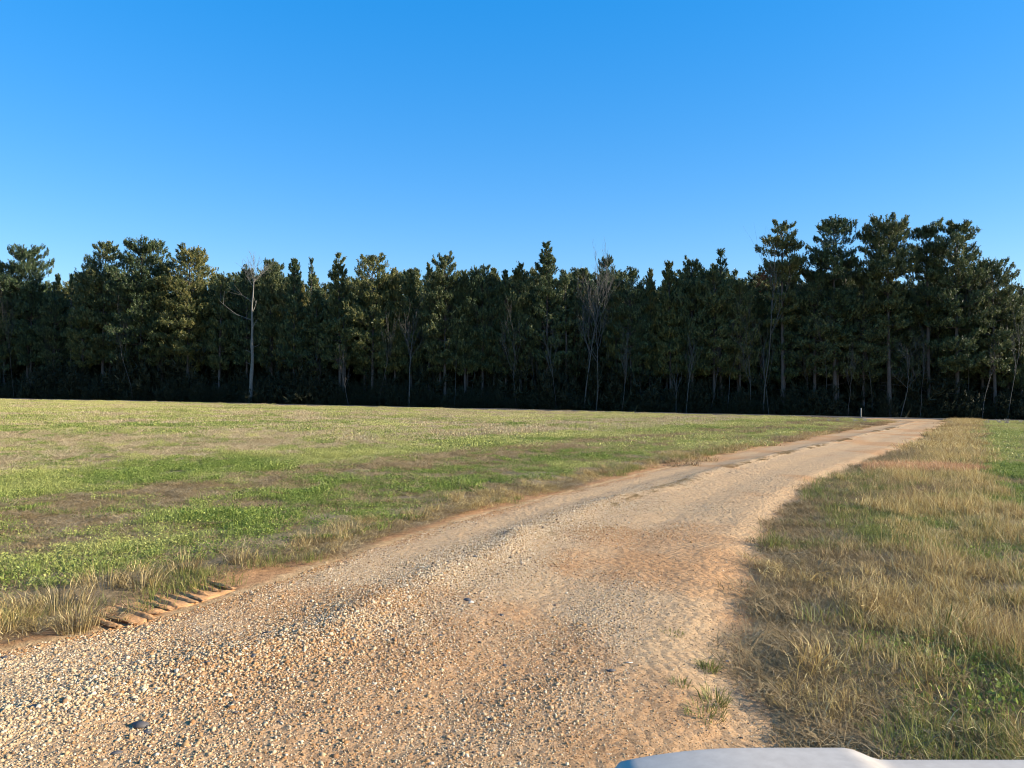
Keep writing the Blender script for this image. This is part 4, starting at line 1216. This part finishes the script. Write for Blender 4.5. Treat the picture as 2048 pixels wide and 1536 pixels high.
M['rim'] = plain('alloy rim', (0.55, 0.55, 0.56), 0.3, metallic=0.9)
M['black'] = plain('black trim', (0.015, 0.015, 0.016), 0.5)
M['lamp'] = plain('headlight lens', (0.70, 0.72, 0.74), 0.1, spec=0.8)
HW = 0.98                                                              # half width of the car
car = thing('car', 'white car with a raised wing, only its bonnet edge showing at the lower right', 'car', (1.135, 0, gz(1.135, 0) + 0.024))
Z0 = 0.0
def hood_z(x, y):
    """bonnet height: raised wing tops, slightly lower middle, rising towards the windscreen"""
    ax = abs(x)
    z = 0.975 + (1.45 - y) * 0.085
    s = float(sstep(0.47, 0.39, np.array(ax)))                         # 1 in the lower middle
    z = z + 0.024 * (1 - s) + 0.012 * s * (1 - (ax / 0.47) ** 2) * 0
    e = max(0.0, (ax - 0.66) / 0.28)
    return z - 0.032 * e ** 2.0 - (0.0 if e < 1 else (e - 1) * 0.8)
xs = np.concatenate([np.linspace(-0.95, -0.60, 12), np.linspace(-0.56, -0.36, 12), np.linspace(-0.3, 0.3, 9), np.linspace(0.36, 0.56, 12), np.linspace(0.60, 0.95, 12)])
ys = np.concatenate([np.linspace(0.12, 1.36, 16), [1.39, 1.42, 1.44]])
sec = []
for y in ys: sec.append([(x, y, hood_z(x, y) ) for x in xs])
for k, (dy, dzz) in enumerate([(1.443, 0.001), (1.447, 0.006), (1.452, 0.028), (1.458, 0.060), (1.462, 0.10)]):
    sec.append([(x * 0.999, dy, hood_z(x, 1.44) - dzz) for x in xs])
sec = [[(x, y - (0.10 * abs(x) ** 3 if i < len(ys) and False else 0), z) for (x, y, z) in s] for i, s in enumerate(sec)]
V, Fq = loft(sec)
obj('bonnet', mesh_np('bonnet', V, Fq, None, True), M['paint'], car)
# body sides and tub below bonnet and windows
def body_sec(y, zt, hw, zb):
    return [(-hw * 0.93, y, zb), (-hw, y, zb + 0.12), (-hw, y, zb + 0.35), (-hw * 0.985, y, zt - 0.12), (-hw * 0.955, y, zt - 0.015), (-hw * 0.93, y, zt - 0.06), (0, y, zt - 0.075), (hw * 0.93, y, zt - 0.06), (hw * 0.955, y, zt - 0.015), (hw * 0.985, y, zt - 0.12), (hw, y, zb + 0.35), (hw, y, zb + 0.12), (hw * 0.93, y, zb)]
bsec = [body_sec(1.40, 0.86, HW * 0.93, 0.34), body_sec(1.30, 0.90, HW * 0.97, 0.28), body_sec(1.0, 0.92, HW, 0.26), body_sec(0.1, 0.98, HW, 0.26), body_sec(-1.2, 1.0, HW, 0.26), body_sec(-2.6, 1.0, HW, 0.27), body_sec(-3.1, 0.97, HW * 0.97, 0.32), body_sec(-3.25, 0.92, HW * 0.92, 0.40)]
V, Fq = loft(bsec)
n_ = len(bsec[0])
cap0 = np.array([[0, 1, 11, 12], [1, 2, 10, 11], [2, 3, 9, 10], [3, 4, 8, 9]]); base_ = (len(bsec) - 1) * n_
obj('body', mesh_np('body', V, [np.concatenate([Fq, cap0, cap0 + base_])], None, True), M['paint'], car)
def box(cx, cy, cz, sx, sy, sz, bev=0.2):
    """a box with chamfered long edges"""
    b = min(sx, sy, sz) * bev
    V = []
    for (z, ins) in ((-sz / 2, b), (-sz / 2 + b, 0), (sz / 2 - b, 0), (sz / 2, b)):
        for (ix, iy) in ((-1, -1), (1, -1), (1, 1), (-1, 1)):
            V.append((cx + ix * (sx / 2 - ins), cy + iy * (sy / 2 - ins), cz + z))
    Fq = [(3, 2, 1, 0), (12, 13, 14, 15)]
    for r_ in range(3):
        for k in range(4):
            Fq.append((r_ * 4 + k, r_ * 4 + (k + 1) % 4, r_ * 4 + 4 + (k + 1) % 4, r_ * 4 + 4 + k))
    return np.array(V), np.array(Fq)
V, Fq = box(0, 1.44, 0.50, 1.70, 0.16, 0.26, 0.35); obj('bumper', mesh_np('bumper', V, Fq), M['paint'], car)
V, Fq = box(0, 1.43, 0.74, 0.95, 0.06, 0.20, 0.2); gr_ = obj('grille', mesh_np('grille', V, Fq), M['black'], car)
for k in range(3):
    V, Fq = box(0, 1.465, 0.68 + 0.06 * k, 0.92, 0.02, 0.018, 0.3); obj('grille_bar', mesh_np('grille_bar', V, Fq), M['rim'], gr_)
for sx in (-1, 1):
    V, Fq = box(sx * 0.68, 1.36, 0.77, 0.34, 0.12, 0.14, 0.35); obj('headlight', mesh_np('headlight', V, Fq), M['lamp'], car)
# cabin
def cab_sec(y, zt, hw, hb):
    return [(-hb, y, 0.965), (-hb + (hb - hw) * 0.9, y, zt - 0.05), (-hw + 0.12, y, zt), (0, y, zt + 0.02), (hw - 0.12, y, zt), (hb - (hb - hw) * 0.9, y, zt - 0.05), (hb, y, 0.965)]
csec = [cab_sec(-0.05, 1.02, 0.80, 0.92), cab_sec(-0.85, 1.50, 0.70, 0.92), cab_sec(-1.3, 1.56, 0.70, 0.92), cab_sec(-2.4, 1.54, 0.69, 0.92), cab_sec(-3.1, 1.06, 0.78, 0.90)]
V, Fq = loft(csec)
obj('windows', mesh_np('windows', V, Fq, None, False), M['glass'], car)
rsec = [[(x, y, z + 0.012) for (x, y, z) in cab_sec(yy, zz, 0.70, 0.92)[2:5]] for yy, zz in ((-0.86, 1.505), (-1.3, 1.56), (-2.4, 1.54), (-2.5, 1.48))]
V, Fq = loft(rsec); obj('roof', mesh_np('roof', V, Fq, None, True), M['paint'], car)
pl = []
for sx in (-1, 1):
    pl += [(np.array([(sx * 0.91, -0.03, 0.97), (sx * 0.75, -0.86, 1.47)]), np.array([0.04, 0.035])), (np.array([(sx * 0.925, -1.35, 0.97), (sx * 0.74, -1.35, 1.52)]), np.array([0.045, 0.04])), (np.array([(sx * 0.92, -2.45, 0.97), (sx * 0.73, -2.4, 1.50)]), np.array([0.05, 0.04]))]
for p_, r_ in pl:
    V, Fq = tubes([(p_, r_)], 6); obj('pillar', mesh_np('pillar', V, Fq, None, True), M['paint'], car)
for sx in (-1, 1):
    for y0, y1 in ((-0.12, -1.30), (-1.38, -2.35)):
        V, Fq = box(sx * (HW + 0.002), (y0 + y1) / 2, 0.62, 0.03, abs(y1 - y0), 0.56, 0.3)
        d_ = obj('door', mesh_np('door', V, Fq), M['paint'], car)
        V, Fq = box(sx * (HW + 0.03), y1 + 0.15, 0.80, 0.03, 0.18, 0.03, 0.3); obj('handle', mesh_np('handle', V, Fq), M['black'], d_)
    V, Fq = box(sx * (HW + 0.06), -0.35, 1.05, 0.16, 0.09, 0.13, 0.3); obj('mirror', mesh_np('mirror', V, Fq), M['paint'], car)
    V, Fq = box(sx * 0.80, -3.18, 0.82, 0.2, 0.12, 0.2, 0.3); obj('tail_light', mesh_np('tail_light', V, Fq), plain('tail lamp', (0.3, 0.01, 0.01), 0.2), car)
    for y0 in (0.78, -2.35):
        rings = [(0.20, -0.11), (0.30, -0.115), (0.345, -0.09), (0.36, -0.04), (0.36, 0.04), (0.345, 0.09), (0.30, 0.115), (0.20, 0.11)]
        V, Fq = lathe_ring(28, rings); V = V[:, [2, 0, 1]]
        w_ = obj('wheel', mesh_np('wheel', V, Fq, None, True), M['rubber'], car, (sx * 0.90, y0, 0.36))
        V, Fq = lathe_ring(20, [(0.001, 0.085), (0.06, 0.09), (0.07, 0.06), (0.19, 0.075), (0.21, 0.10), (0.21, -0.1), (0.001, -0.1)]); V = V[:, [2, 0, 1]] * np.array([sx, 1, 1])
        obj('rim', mesh_np('rim', V, Fq, None, False), M['rim'], w_)
print('trees', tree_n[0], 'gravel', n_gravel)
